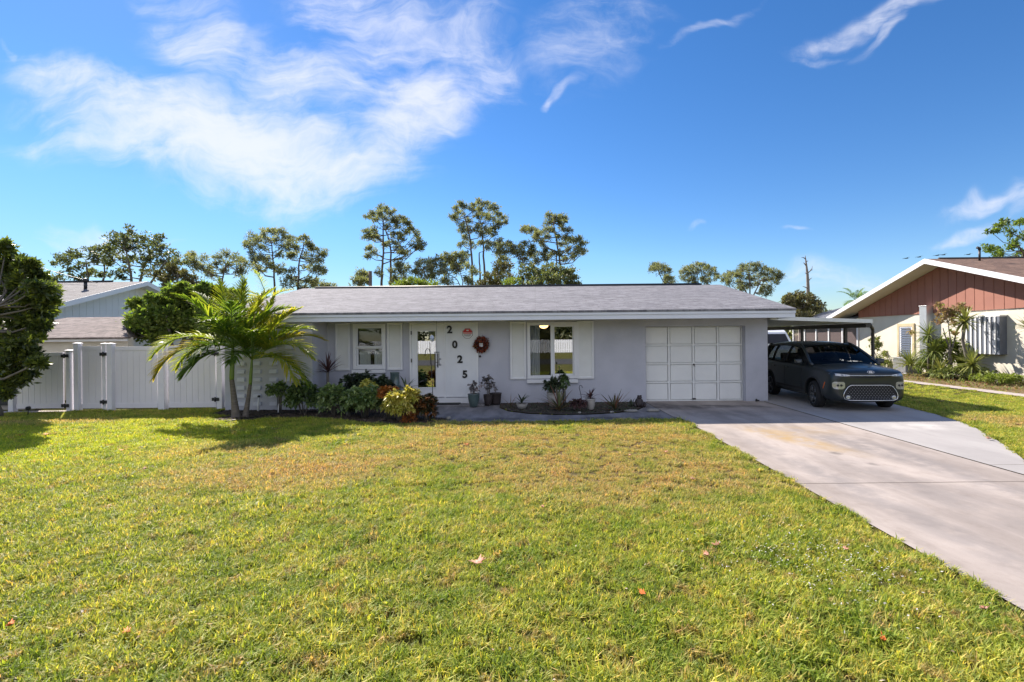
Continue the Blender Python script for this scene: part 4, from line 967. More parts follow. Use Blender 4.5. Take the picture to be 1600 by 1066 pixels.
# white van behind the carport
VN = thing('parked_van', (12.9, 25.6, 0), 'white van with a dark windscreen standing far behind the dark car', 'van')
mb = MB(); P = [(0, .35), (0, 1.0), (.25, 1.25), (.75, 1.95), (1.0, 2.1), (4.4, 2.15), (4.6, 1.9), (4.6, .35)]
vs = []; 
for x, k in ((-.95, 1), (.95, 1)):
    for y, z in P: vs.append((12.9 + x * (.88 if z > 1.3 else 1), 25.6 + y, z))
n = len(P); mb.add(vs, [tuple(range(n))[::-1], tuple(range(n, 2 * n))] + [(i, (i + 1) % n, n + (i + 1) % n, n + i) for i in range(n)], False); mb.build('body', M['sidewhite'], VN, bevel=.05)
mb = MB(); mb.slab([(12.15, 25.87, 1.33), (13.65, 25.87, 1.33), (13.6, 26.24, 1.84), (12.2, 26.24, 1.84)], (0, -.02, .015)); mb.build('windscreen', M['dark'], VN)
for x in (12.0, 13.8):
    for y in (26.4, 29.3):
        mb = MB(); mb.lathe((x, y, .34), [(.2, -.11), (.34, -.1), (.34, .1), (.2, .11)], 20, 'X'); mb.build('wheel', M['rubber'], VN)

# left neighbour: white gable end facing right
LX = -17.8
LH = thing('white_neighbour_house', (LX, 22, 0), 'white sided house with a grey shingle roof behind the fence on the left', 'house')
yF, yB, yM, zE, zA = 16.0, 28.0, 22.0, 2.62, 4.52; sl = (zA - zE) / (yM - yF)
mb = MB(); WXX = LX - .7
mb.box((WXX - .2, 16.7, 0), (WXX, 27.4, 2.35)); mb.box((-34, 16.7, 0), (WXX - .2, 16.9, 2.6)); mb.build('wall', M['cream'], LH)
mb = MB(); ys = np.arange(16.7, 27.5, .3)
for i in range(len(ys) - 1):
    a, b = ys[i] + .006, ys[i + 1] - .006
    mb.add([(WXX + .05, a, 2.32), (WXX + .05, b, 2.32), (WXX + .05, b, zr(b) - .1), (WXX + .05, a, zr(a) - .1), (WXX, a, 2.32), (WXX, b, 2.32), (WXX, b, zr(b) - .1), (WXX, a, zr(a) - .1)], [(3, 2, 1, 0), (1, 5, 4, 0), (3, 0, 4, 7), (5, 1, 2, 6)], False)
mb.add([(WXX + .02, 16.7, 2.33), (WXX + .02, 27.4, 2.33), (WXX + .02, 27.4, zr(27.4) - .1), (WXX + .02, yM, zA - .1), (WXX + .02, 16.7, zr(16.7) - .1)], [(0, 1, 2, 3, 4)])
mb.build('gable_siding', M['sidewhite'], LH)
mb = MB(); mb.slab([(-36, yF, zE), (LX, yF, zE), (LX, yM, zA), (-36, yM, zA)], (0, 0, -.05)); mb.slab([(-36, yM, zA - .001), (LX, yM, zA - .001), (LX, yB, zE), (-36, yB, zE)], (0, 0, -.05)); lroof = mb.build('roof', M['shingle_g'], LH)
mb = MB(); mb.tube([(-36, yM, zA + .01), (LX - 1.6, yM, zA + .01)], .06, 6); mb.build('ridge_vent', M['dark'], lroof)
mb = MB(); p = at(116, 447, 20); mb.tube([(p.x, 20.5, zr(20.5) - .02), (p.x, 20.5, zr(20.5) + .3)], .06, 8); mb.lathe((p.x, 20.5, zr(20.5) + .3), [(.12, 0), (.12, .1), (.02, .16)], 12); mb.build('vent_pipe', M['dark'], lroof)
mb = MB()
for a, b in (((yF, zE), (yM, zA)), ((yB, zE), (yM, zA))):
    mb.slab([(LX - .001, a[0], a[1] - .19), (LX - .001, b[0], b[1] - .19), (LX - .001, b[0], b[1] + .012), (LX - .001, a[0], a[1] + .012)], (.02, 0, 0))
    mb.slab([(LX - .003, a[0], a[1] - .12), (LX - .003, b[0], b[1] - .12), (WXX - .1, b[0], b[1] - .12), (WXX - .1, a[0], a[1] - .12)], (0, 0, -.02))
mb.build('barge_board', M['sidewhite'], LH)
mb = MB(); mb.box((WXX + .051, 23.3, 2.9), (WXX + .1, 24.0, 3.5)); mb.build('gable_window', M['dark'], LH)

# garden shed
SH = thing('garden_shed', (-14, 15, 0), 'small cream garden shed with a faded pinkish shingle roof behind the white fence', 'shed')
mb = MB(); mb.box((-17.6, 14.75, 0), (-12.55, 14.95, 1.92)); mb.build('wall', M['cream'], SH)
mb = MB(); mb.add([(-17.8, 14.5, 1.92), (-12.35, 14.5, 1.92), (-13.5, 16.6, 1.95), (-17.8, 16.6, 1.95), (-15.9, 16.3, 2.62), (-13.98, 16.3, 2.62)], [(0, 1, 5, 4), (1, 2, 5), (2, 3, 4, 5), (3, 0, 4)], False)
o = mb.build('roof', M['shingle_p'], SH); o.modifiers.new('s', 'SOLIDIFY').thickness = .05
mb = MB(); mb.box((-17.75, 14.56, 1.80), (-12.42, 14.6, 1.91)); mb.build('fascia', M['white'], SH)

# ------------------------------------------------------------------ white vinyl fence
FN = thing('vinyl_fence', (-10, 12.4, 0), 'white vinyl privacy fence with gates running left from the house', 'fence')
def fx(px, Y): return at(px, 600, Y).x
def fpost(px, Y, h=1.72, w_=.125):
    x = fx(px, Y); mb = MB(); mb.box((x - w_ / 2, Y - w_ / 2, .0), (x + w_ / 2, Y + w_ / 2, h)); mb.build('post', M['vinyl_post'], FN, bevel=.006)
    mb = MB(); mb.add([(x - .075, Y - .075, h), (x + .075, Y - .075, h), (x + .075, Y + .075, h), (x - .075, Y + .075, h), (x - .075, Y - .075, h + .018), (x + .075, Y - .075, h + .018), (x + .075, Y + .075, h + .018), (x - .075, Y + .075, h + .018), (x, Y, h + .038)],
                      [(3, 2, 1, 0), (0, 1, 5, 4), (1, 2, 6, 5), (2, 3, 7, 6), (3, 0, 4, 7), (4, 5, 8), (5, 6, 8), (6, 7, 8), (7, 4, 8)], False); mb.build('post_cap', M['vinyl_post'], FN)
def fpanel(pa, pb, Y, zt=1.66, zb=.07, name='panel'):
    a, b = fx(pa, Y), fx(pb, Y); mb = MB(); n = max(2, round((b - a) / .15)); w_ = (b - a) / n
    for i in range(n): mb.box((a + i * w_ + .004, Y - .013, zb + .05), (a + (i + 1) * w_ - .004, Y + .013, zt - .05))
    mb.box((a, Y - .008, zb + .05), (b, Y + .008, zt - .05)) if False else None
    for i in range(n - 1): mb.box((a + (i + 1) * w_ - .0039, Y - .006, zb + .05), (a + (i + 1) * w_ + .0039, Y + .006, zt - .05))
    mb.box((a, Y - .027, zt - .10), (b, Y + .027, zt)); mb.box((a, Y - .027, zb), (b, Y + .027, zb + .12)); return mb.build(name, M['vinyl'], FN)
def hinge(px, Y, z):
    x = fx(px, Y); mb = MB(); mb.box((x - .09, Y - .09, z - .04), (x + .09, Y - .066, z + .04)); mb.tube([(x, Y - .09, z - .06), (x, Y - .09, z + .06)], .018, 8); mb.build('hinge', M['dark'], FN)
fpost(20, 12.3, 1.5); fpanel(27, 100, 12.3, 1.53, .10, 'gate'); fpost(109, 12.3, 1.56, .10)
fpost(122, 12.38, 1.74); fpanel(129, 160, 12.42, 1.68, .07, 'gate'); fpost(165, 12.42, 1.72, .10); fpost(174, 12.36, 1.72)
fpanel(181, 247, 12.42); fpost(255, 12.42, 1.74, .16); fpanel(264, 338, 12.42, name='gate'); fpost(345, 12.42, 1.70, .14); fpanel(351, 353.5, 12.42)
hinge(106, 12.3, 1.44); hinge(106, 12.3, .17); hinge(166, 12.40, 1.47); hinge(166, 12.40, .24); hinge(339.5, 12.42, .28); hinge(339.5, 12.42, 1.45)
# further neighbours' fence left of the tree
FN2 = thing('block_wall', (-14.6, 12.9, 0), 'short beige wall with a dark window slot at the left edge of the picture', 'wall')
mb = MB(); mb.box((-18, 12.8, 0), (-13.45, 13.0, 1.2)); mb.build('wall', paint('beige_wall', (.36, .33, .29), .8), FN2)
mb = MB(); mb.box((-14.6, 12.77, .12), (-13.9, 12.799, .55)); mb.build('vent', M['dark'], FN2)

# air conditioner
AC = thing('air_conditioner', (16.6, 21.5, 0), 'grey louvred outdoor air conditioner unit by the cream wall', 'air conditioner')
mb = MB(); mb.box((16.1, 20.95, 0), (17.1, 22.0, .06)); mb.build('base_slab', M['ext'], AC)
mb = MB(); mb.box((16.25, 21.1, .061), (16.95, 21.85, .70)); mb.box((16.22, 21.07, .701), (16.98, 21.88, .74))
for k in range(19):
    y = 21.12 + k * .039; mb.box((16.225, y, .10), (16.249, y + .018, .66)); x = 16.27 + k * .036; mb.box((x, 21.075, .10), (x + .017, 21.099, .66))
for x in (16.22, 16.95): 
    for y in (21.07, 21.85): mb.box((x, y, .062), (x + .03, y + .03, .70)) if False else None
mb.build('casing', paint('ac_grey', (.36, .37, .38), .5), AC)
mb = MB(); mb.lathe((16.6, 21.48, .741), [(.28, 0), (.28, .025), (.25, .03), (.03, .035)], 24); mb.build('fan_guard', M['dark'], AC)

# ------------------------------------------------------------------ across the street (seen mirrored in the glass)
OH = thing('fence_opposite', (0, -28, 0), 'white board fence across the street, seen only mirrored in the window and door glass', 'fence')
mb = MB()
for k in range(170): mb.box((-24 + k * .25, -28, .05), (-24 + k * .25 + .22, -27.97, 1.5))
mb.build('boards', M['white'], OH)
mb = MB(); mb.box((-24, -28.06, .3), (18.5, -28.001, .42)); mb.box((-24, -28.06, 1.2), (18.5, -28.001, 1.32)); mb.build('rails', M['white'], OH)

# ------------------------------------------------------------------ trees
M['pine'] = leaf_mat('pine_needles', [(.10, .11, .075), (.18, .18, .11), (.29, .26, .16)], .45, .6, .3)
M['oak'] = leaf_mat('oak_leaves', [(.07, .085, .045), (.12, .135, .065), (.21, .195, .09)], .35, .55)
M['oakg'] = leaf_mat('bush_leaves', [(.06, .09, .025), (.12, .17, .035), (.23, .26, .055)], .45, .5)
M['olive'] = leaf_mat('olive_leaves', [(.07, .07, .035), (.12, .11, .05), (.19, .16, .07)], .25, .6)
M['ygreen'] = leaf_mat('yellow_green_leaves', [(.10, .14, .025), (.17, .21, .04), (.24, .27, .06)], .35, .5)
M['ficus'] = leaf_mat('ficus_leaves', [(.035, .05, .02), (.08, .10, .03), (.24, .26, .04)], .42, .35, .5)


def tree(name, label, cat, Y, trunks, lobes, leafm, barkm, conv=(0, 0, 1), tr=.16, lr=9, nleaf=90, lsize=.26, lw=.12, seed=1, group=None, puffs=5, dspread=1.0, br=.05, ground=True, gap=.5, rk=1.0):
    """trunks: pixel polylines from the foot up; lobes: crown masses as (px, py[, r])"""
    rng = np.random.default_rng(seed); ox, oy, k = conv
    cv = lambda q: (ox + q[0] / k, oy + q[1] / k)
    T = []
    for tk in trunks:
        pts = [at(*cv(q), Y + (.4 * i * dspread if i else 0) * (1 if len(T) % 2 else -1)) for i, q in enumerate(tk)]
        if ground: pts = [Vector((pts[0].x + .1, Y, 0))] + pts
        T.append(pts)
    base = T[0][0] if T else at(*cv(lobes[0]), Y)
    root = thing(name, (base.x, Y, 0), label, cat, group)
    mb = MB(); H = max(max(p.z for p in pts) for pts in T) if T else 4
    dense = []
    for pts in T:
        # refine the polyline with a slight wander
        pl = []; 
        for i in range(len(pts) - 1):
            for j in range(5): f = j / 5; pl.append(pts[i].lerp(pts[i + 1], f) + Vector(rng.normal(size=3) * tr * .12))
        pl.append(pts[-1]); rd = [tr * (1 - .72 * (p.z / max(pts[-1].z, .1))) for p in pl]
        mb.tube(pl, rd, 9); dense += [(p, r_) for p, r_ in zip(pl, rd) if p.z > .35 * pts[-1].z]
    Qs = []; Vs = []
    mpx = Y / F
    for lb in lobes:
        px, py = cv(lb); r_ = rk * (lb[2] if len(lb) > 2 else lr) / (k if len(lb) > 2 else 1) * mpx
        c = at(px, py, Y + rng.normal() * 1.1 * dspread * min(1.5, Y / 40))
        if dense:
            below = [(p, q) for p, q in dense if p.z < c.z + .2] or dense[:1]
            p0, q0 = min(below, key=lambda a: (a[0] - c).length + .8 * abs(c.z - a[0].z - .5 * abs(c.x - a[0].x)))
            mid = p0.lerp(c, .5) + Vector((0, 0, -.12 * (c - p0).length)) + Vector(rng.normal(size=3) * .05 * (c - p0).length)
            r0 = min(q0 * .7, br + .012 * (c - p0).length); mb.tube([p0, p0.lerp(mid, .6), mid, mid.lerp(c, .6), c], [r0, r0 * .8, r0 * .65, r0 * .5, r0 * .25], 5)
        for q in range(puffs):
            d = unit(rng.normal(size=3)); pc = np.array(c) + d * np.array([r_, r_, r_ * .75]) * (.25 + .85 * rng.random()); pr = r_ * (.26 + .30 * rng.random())
            if dense and q < 3: mb.tube([c, Vector(pc)], [.012 + br * .15, .008], 4)
            nl = int(nleaf * (.6 + .8 * rng.random()) / puffs); fs_ = 1.0 if q % 4 else 1.7; Qs.append(leaf_quads(pc, nl, (pr * fs_, pr * fs_, pr * .8 * fs_), lsize, lw, rng, .35, .25))
            Vs.append(np.clip(rng.normal(.35 + .3 * rng.random(), .2, nl) + .12 * d[2], 0, 1))
    mb.build('trunk', barkm, root)
    quads_obj('crown', np.concatenate(Qs), np.concatenate(Vs), leafm, root)
    return root


c1 = (60, 330, 3.2); c2 = (540, 300, 4.0); c3 = (1000, 380, 4.444); c0 = (0, 360, 3.33)
far = dict(nleaf=250, lsize=.34, lw=.08, puffs=7)
tree('oak_tree', 'grey-green oak above the roof of the white house, left of the tallest oak', 'tree', 46, [[(235, 500), (250, 340), (240, 260)], [(250, 480), (330, 330), (330, 260)]],
     [(130, 230), (160, 205), (200, 215), (250, 200), (280, 240), (210, 260), (160, 290), (230, 320), (300, 230), (90, 320), (120, 265), (280, 300), (330, 320), (180, 330), (350, 270), (60, 345), (320, 200)], M['oak'], M['bark2'], c1, .18, 11, nleaf=190, lsize=.24, lw=.13, seed=3, group='trees on the skyline')
tree('oak_tree', 'tallest spreading oak on the left skyline, right above the white gable', 'tree', 44, [[(470, 520), (465, 340), (440, 200)], [(475, 500), (520, 300), (570, 200)], [(480, 480), (580, 330), (640, 250)]],
     [(450, 105), (420, 130), (470, 140), (400, 160), (380, 195), (430, 190), (480, 190), (530, 170), (585, 145), (610, 190), (560, 200), (640, 220), (560, 245), (680, 220), (440, 240), (700, 255), (620, 275), (500, 240), (360, 230), (600, 130), (520, 140), (380, 130), (650, 270), (350, 190), (420, 290), (520, 300), (390, 320)], M['oak'], M['bark2'], c1, .22, 11, nleaf=190, lsize=.24, lw=.13, seed=4, group='trees on the skyline')
tree('oak_tree', 'dark olive tree behind the right slope of the white gable', 'tree', 38, [[(690, 540), (690, 380), (700, 320)]], [(680, 300), (720, 320), (650, 330), (750, 360), (620, 330), (700, 370), (760, 330), (640, 380), (780, 370), (590, 320), (660, 290), (740, 390), (800, 390)], M['olive'], M['bark2'], c1, .14, 11, nleaf=230, lsize=.24, lw=.12, seed=5, group='trees on the skyline')
tree('pine_tree', 'low wide pine with long level limbs, between the oak and the flat-topped pine', 'tree', 52, [[(915, 480), (920, 340), (935, 280)]], [(760, 225), (750, 245), (790, 255), (830, 235), (820, 280), (850, 290), (890, 270), (900, 235), (940, 215), (975, 230), (1010, 240), (1035, 270), (1000, 300), (910, 310), (960, 260), (860, 320), (1020, 300), (780, 275)], M['pine'], M['bark'], c1, .2, 9, seed=6, group='trees on the skyline', **far)
tree('pine_tree', 'flat-topped pine left of its leaning neighbour, above the foreground palm', 'tree', 56, [[(1185, 480), (1180, 330), (1172, 220), (1165, 160)]], [(1080, 125), (1050, 150), (1045, 175), (1120, 115), (1150, 100), (1180, 98), (1210, 105), (1235, 135), (1255, 150), (1150, 140), (1190, 150), (1110, 150), (1080, 170), (1120, 190), (1230, 180), (1110, 235), (1090, 280), (1210, 215), (1080, 250), (1150, 280), (1110, 290), (1070, 210), (1200, 280), (1140, 240)], M['pine'], M['bark'], c1, .2, 8, seed=7, group='trees on the skyline', **far)
tree('pine_tree', 'rugged pine with stepped limbs just left of the grey roof', 'tree', 55, [[(1300, 480), (1298, 370), (1305, 250), (1325, 170)]], [(1325, 138), (1345, 150), (1290, 180), (1260, 160), (1360, 175), (1385, 190), (1425, 210), (1400, 245), (1430, 300), (1390, 280), (1340, 225), (1250, 225), (1350, 340), (1375, 370), (1295, 350), (1240, 330), (1250, 365), (1280, 220), (1410, 220), (1370, 250), (1350, 285), (1270, 300), (1320, 385), (1405, 300), (1220, 300), (1380, 350)], M['pine'], M['bark'], c1, .2, 8, seed=8, group='trees on the skyline', **far)
tree('small_tree', 'small round treetop just peeping over the left end of the grey roof ridge', 'tree', 60, [[(1435, 480), (1435, 400)]], [(1410, 378), (1435, 370), (1460, 380), (1435, 388), (1400, 392), (1470, 392)], M['pine'], M['bark'], c1, .12, 8, seed=9, group='trees on the skyline', **far)
tree('pine_tree', 'tall twin-trunked pine with a rounded crown and one low limb reaching right', 'tree', 58, [[(225, 620), (228, 500), (235, 380), (235, 200)], [(280, 620), (285, 380), (270, 300), (250, 240)]],
     [(230, 105), (255, 115), (180, 135), (150, 155), (210, 140), (290, 130), (250, 165), (300, 170), (350, 165), (375, 190), (400, 200), (410, 230), (385, 250), (330, 215), (190, 175), (270, 215), (130, 245), (130, 280), (165, 265), (340, 270), (290, 265), (180, 240), (150, 355), (140, 400), (185, 380), (250, 330), (300, 320), (340, 350), (350, 385), (385, 385), (445, 262), (450, 300), (475, 325), (470, 348), (430, 335), (320, 190), (360, 300), (200, 290)],
     M['pine'], M['bark'], c2, .24, 7, seed=10, group='trees on the skyline', **far)
tree('pine_tree', 'tallest pine on the skyline, two straight trunks over mid roof', 'tree', 60, [[(795, 620), (790, 450), (780, 300), (745, 160)], [(872, 620), (860, 350), (850, 200)], [(845, 620), (838, 480), (835, 380)]],
     [(715, 70), (738, 88), (690, 110), (670, 150), (720, 130), (695, 165), (730, 205), (765, 190), (735, 235), (830, 68), (795, 80), (875, 75), (850, 105), (800, 115), (900, 105), (935, 98), (950, 135), (890, 150), (980, 160), (1000, 190), (960, 190), (930, 225), (880, 230), (830, 220), (800, 240), (850, 260), (900, 250), (750, 290), (730, 330), (780, 330), (740, 385), (880, 320), (890, 355), (765, 240), (840, 320), (910, 170), (820, 150), (935, 265), (850, 145)],
     M['pine'], M['bark'], c2, .24, 7, seed=11, group='trees on the skyline', **far)
tree('pine_tree', 'slender little pine tuft right of the tallest pine', 'tree', 60, [[(968, 620), (968, 480), (962, 380)]], [(955, 312), (935, 335), (980, 335), (960, 355), (985, 375), (950, 385), (965, 440), (1000, 420), (970, 410)], M['pine'], M['bark'], c2, .12, 7, seed=12, group='trees on the skyline', **far)
tree('pine_tree', 'low loose pine with forked trunk between the two tall pines', 'tree', 56, [[(1135, 620), (1132, 500), (1100, 420)], [(1138, 600), (1150, 450)]], [(1125, 325), (1160, 345), (1090, 350), (1040, 340), (1020, 330), (1050, 375), (1100, 380), (1150, 385), (1180, 400), (1080, 410), (1190, 440), (1110, 440), (1030, 370), (1170, 370)], M['pine'], M['bark'], c2, .15, 7, seed=13, group='trees on the skyline', **far)
tree('pine_tree', 'broad-armed pine at the right of the group with a limb reaching far left', 'tree', 57, [[(1340, 620), (1345, 480), (1325, 350), (1300, 190)], [(1320, 620), (1322, 480), (1315, 380)]],
     [(1278, 155), (1310, 155), (1355, 160), (1368, 175), (1260, 190), (1300, 190), (1340, 195), (1128, 228), (1118, 242), (1160, 240), (1205, 240), (1245, 240), (1200, 275), (1290, 240), (1350, 235), (1388, 245), (1265, 280), (1325, 275), (1378, 285), (1230, 320), (1255, 345), (1400, 300), (1430, 295), (1460, 298), (1480, 320), (1450, 345), (1485, 378), (1440, 375), (1395, 365), (1420, 405), (1240, 390), (1285, 395), (1325, 390), (1368, 425), (1250, 420), (1190, 300), (1350, 330)],
     M['pine'], M['bark'], c2, .22, 7, seed=14, group='trees on the skyline', **far)
tree('pine_tree', 'short dark pine low over the roof right of the twin-trunked pine', 'tree', 54, [[(490, 640), (492, 520), (485, 470)]], [(480, 435), (450, 465), (440, 500), (520, 455), (550, 430), (582, 420), (500, 495), (540, 495), (520, 535), (470, 520), (490, 560), (560, 470), (545, 530)], M['pine'], M['bark'], c2, .14, 7.5, seed=15, group='trees on the skyline', **far)
tree('pine_tree', 'bushy mid-height pine with a crooked trunk left of the tallest pine', 'tree', 53, [[(732, 640), (732, 560), (715, 500)], [(735, 620), (690, 540), (650, 520)]], [(645, 395), (630, 420), (610, 465), (655, 435), (690, 430), (700, 460), (660, 480), (620, 505), (700, 495), (605, 550), (770, 465), (755, 540), (800, 500), (712, 388), (590, 490), (680, 400), (740, 440), (640, 560), (780, 570)], M['pine'], M['bark'], c2, .14, 8, seed=16, group='trees on the skyline', **far)
tree('small_tree', 'thin little tree left of the pole stub at the left end of the ridge', 'tree', 50, [[(95, 640), (95, 560)]], [(100, 505), (80, 545), (120, 555), (95, 590), (70, 575), (130, 520), (110, 530)], M['pine'], M['bark'], c2, .1, 8, seed=17, group='trees on the skyline', **far)
tree('small_tree', 'ragged dark growth round the feet of the twin-trunked pine', 'tree', 56, [[(350, 640), (345, 540)]], [(330, 470), (355, 505), (300, 495), (385, 480), (320, 540), (370, 540), (340, 440), (210, 500), (300, 560)], M['pine'], M['bark'], c2, .1, 7.5, seed=18, group='trees on the skyline', **far)
tree('bushy_tree', 'dense olive-brown thicket over the roof below the tallest pine', 'tree', 40, [[(950, 640), (950, 560)]], [(960, 500), (905, 530), (1000, 490), (930, 570), (1010, 540), (865, 570), (960, 560), (900, 590), (1000, 590), (985, 460), (840, 590), (945, 470)], M['olive'], M['bark2'], c2, .1, 12, nleaf=320, lsize=.2, lw=.1, seed=19, group='trees on the skyline')
tree('bushy_tree', 'greyish thicket under the forked low pine', 'tree', 42, [[(1150, 640), (1140, 540)]], [(1120, 490), (1150, 520), (1110, 540), (1170, 550), (1200, 510), (1140, 580), (1190, 580), (1100, 570), (1180, 470)], M['oak'], M['bark2'], c2, .1, 10, nleaf=260, lsize=.2, lw=.1, seed=20, group='trees on the skyline')
tree('bushy_tree', 'dark dense bushy tree at the foot of the broad-armed pine', 'tree', 40, [[(1340, 640), (1340, 540)]], [(1250, 475), (1270, 520), (1230, 545), (1350, 510), (1400, 500), (1430, 530), (1380, 560), (1310, 545), (1210, 575), (1440, 575), (1330, 580), (1270, 580), (1300, 490), (1400, 580), (1230, 500), (1460, 590)], M['oak'], M['bark2'], c2, .1, 12, nleaf=320, lsize=.2, lw=.1, seed=21, group='trees on the skyline')
tree('low_bush', 'bright yellow-green bush just above the ridge under the low dark pines', 'bush', 34, [], [(335, 590), (360, 580), (395, 575), (430, 562), (460, 578), (500, 590), (540, 592), (570, 596), (410, 590), (1040, 575), (1065, 570), (1010, 585)], M['ygreen'], M['bark2'], c2, .05, 9, nleaf=260, lsize=.22, lw=.07, seed=22, group='trees on the skyline')
tree('pine_tree', 'lopsided little pine left of two round ones, over the right part of the roof', 'tree', 72, [[(190, 330), (178, 285), (150, 250), (125, 190)], [(190, 320), (205, 275)]], [(120, 145), (95, 160), (75, 182), (150, 165), (192, 180), (200, 190), (150, 195), (178, 245), (210, 255), (226, 275), (200, 240), (185, 270), (130, 170), (108, 180)], M['pine'], M['bark'], c3, .16, 6, seed=23, group='trees on the skyline', **far)
tree('pine_tree', 'rounded pine crown in the middle of three over the right part of the roof', 'tree', 74, [[(405, 330), (405, 280), (400, 220)], [(400, 320), (360, 240)], [(410, 320), (450, 230)]], [(400, 150), (430, 152), (365, 160), (325, 178), (290, 200), (475, 172), (505, 185), (522, 215), (525, 240), (400, 190), (440, 195), (370, 200), (330, 215), (300, 245), (330, 258), (380, 245), (430, 245), (470, 258), (455, 278), (370, 275), (480, 215), (350, 180), (455, 165)], M['pine'], M['bark'], c3, .18, 6.2, seed=24, group='trees on the skyline', **far)
tree('pine_tree', 'widest rounded pine behind the right end of the grey roof', 'tree', 66, [[(765, 420), (765, 340), (760, 220)], [(770, 410), (700, 260)], [(770, 400), (840, 260)]],
     [(770, 152), (720, 160), (820, 158), (700, 190), (750, 190), (800, 190), (850, 180), (895, 185), (935, 200), (870, 215), (820, 225), (640, 210), (600, 220), (580, 250), (620, 250), (660, 232), (700, 235), (745, 235), (790, 245), (965, 232), (958, 262), (910, 248), (870, 255), (620, 278), (680, 280), (720, 295), (865, 298), (895, 320), (880, 350), (850, 335), (770, 295), (725, 322), (670, 200), (690, 320), (960, 215), (810, 280)],
     M['pine'], M['bark'], c3, .2, 6.6, seed=25, group='trees on the skyline', **far)
tree('bushy_tree', 'round yellowish bushy tree right of the roof at the foot of the dead snag', 'tree', 34, [[(1140, 520), (1140, 430)]], [(1105, 360), (1065, 380), (1030, 405), (1090, 400), (1145, 395), (1190, 385), (1215, 415), (1150, 435), (1100, 430), (1200, 450), (1130, 475), (1160, 465), (1050, 430), (1020, 400), (1170, 500), (1110, 500), (1230, 460)], M['olive'], M['bark2'], c3, .08, 9, nleaf=260, lsize=.2, lw=.1, seed=26, group='trees on the skyline')
tree('pine_tree', 'big pine limb reaching in from the right edge above the brown roof', 'tree', 30, [[(1625, 430), (1600, 400), (1592, 385)], [(1625, 430), (1615, 380)]], [(1572, 343), (1590, 350), (1560, 352), (1548, 362), (1578, 362), (1598, 372), (1548, 390), (1575, 385), (1595, 398), (1586, 380), (1610, 360), (1565, 395), (1612, 395), (1605, 345), (1545, 388), (1562, 400)], M['oakg'], M['bark'], (0, 0, 1), .14, 8, nleaf=170, lsize=.17, lw=.08, seed=27, group='trees on the skyline')
tree('bushy_tree', 'small round dark treetop right of the far palm', 'tree', 50, [[(1372, 480), (1372, 468)]], [(1365, 464), (1375, 462), (1370, 470), (1382, 466), (1358, 470), (1345, 476)], M['oak'], M['bark2'], (0, 0, 1), .1, 5, nleaf=160, seed=28, group='trees on the skyline')
# leafless snag
sn = thing('dead_tree', (at(1262, 460, 45).x, 45, 0), 'bare dead trunk with a few snapped twigs standing alone against the sky', 'tree')
mb = MB(); A3 = lambda x, y: at(1000 + x / 4.444, 380 + y / 4.444, 45)
mb.tube([Vector((A3(1170, 400).x, 45, 0)), A3(1168, 380), A3(1167, 300), A3(1163, 220), A3(1155, 150), A3(1150, 110), A3(1147, 84)], [.2, .17, .14, .12, .08, .05, .015], 7)
for b in (((1156, 160), (1140, 140), (1133, 135)), ((1150, 110), (1135, 100), (1120, 99)), ((1162, 210), (1180, 195), (1195, 175), (1196, 158)), ((1160, 215), (1145, 205)), ((1166, 270), (1180, 250), (1195, 240)), ((1167, 315), (1145, 305), (1128, 300)), ((1153, 130), (1168, 122)), ((1168, 330), (1155, 322)), ((1182, 190), (1200, 185))):
    mb.tube([A3(*q) for q in b], [.06 - .045 * i / (len(b) - 1) for i in range(len(b))], 5)
mb.build('trunk', M['deadwood'], sn)
pl = thing('pole_stub', (at(578, 450, 48).x, 48, 0), 'plain utility pole poking up over the left part of the roof ridge', 'pole')
mb = MB(); p = at(578.5, 424, 48); mb.tube([(p.x, 48, 0), (p.x, 48, p.z)], .17, 10); mb.build('pole', M['bark'], pl)

# leafy trees close by
c0k = (0, 360, 3.33)
tree('leafy_tree', 'round leafy green tree rising behind the white fence beside the palm', 'tree', 15.6, [[(900, 640), (880, 520), (860, 430)], [(920, 640), (1000, 480), (1010, 400)], [(880, 640), (780, 520)]],
     [(700, 385, 35), (700, 480, 40), (680, 520, 30), (760, 530, 45), (800, 440, 45), (760, 430, 40), (850, 390, 40), (900, 370, 40), (940, 340, 35), (1000, 320, 32), (1050, 300, 34), (860, 480, 55), (900, 540, 55), (980, 450, 55), (1000, 530, 55), (1060, 400, 50), (930, 420, 45), (1110, 380, 45), (820, 550, 50), (1090, 330, 35), (1080, 480, 55), (1150, 440, 50), (960, 300, 25), (1130, 310, 30), (1120, 540, 50), (640, 500, 20), (1200, 340, 35), (1210, 420, 45), (780, 480, 70), (860, 420, 65), (940, 480, 80), (1040, 470, 80), (1000, 380, 60), (900, 320, 45), (820, 360, 45), (1120, 450, 70), (720, 540, 50)],
     M['oakg'], M['bark2'], c0k, .09, 12, nleaf=900, lsize=.12, lw=.07, seed=40, puffs=9, dspread=.6, br=.03)
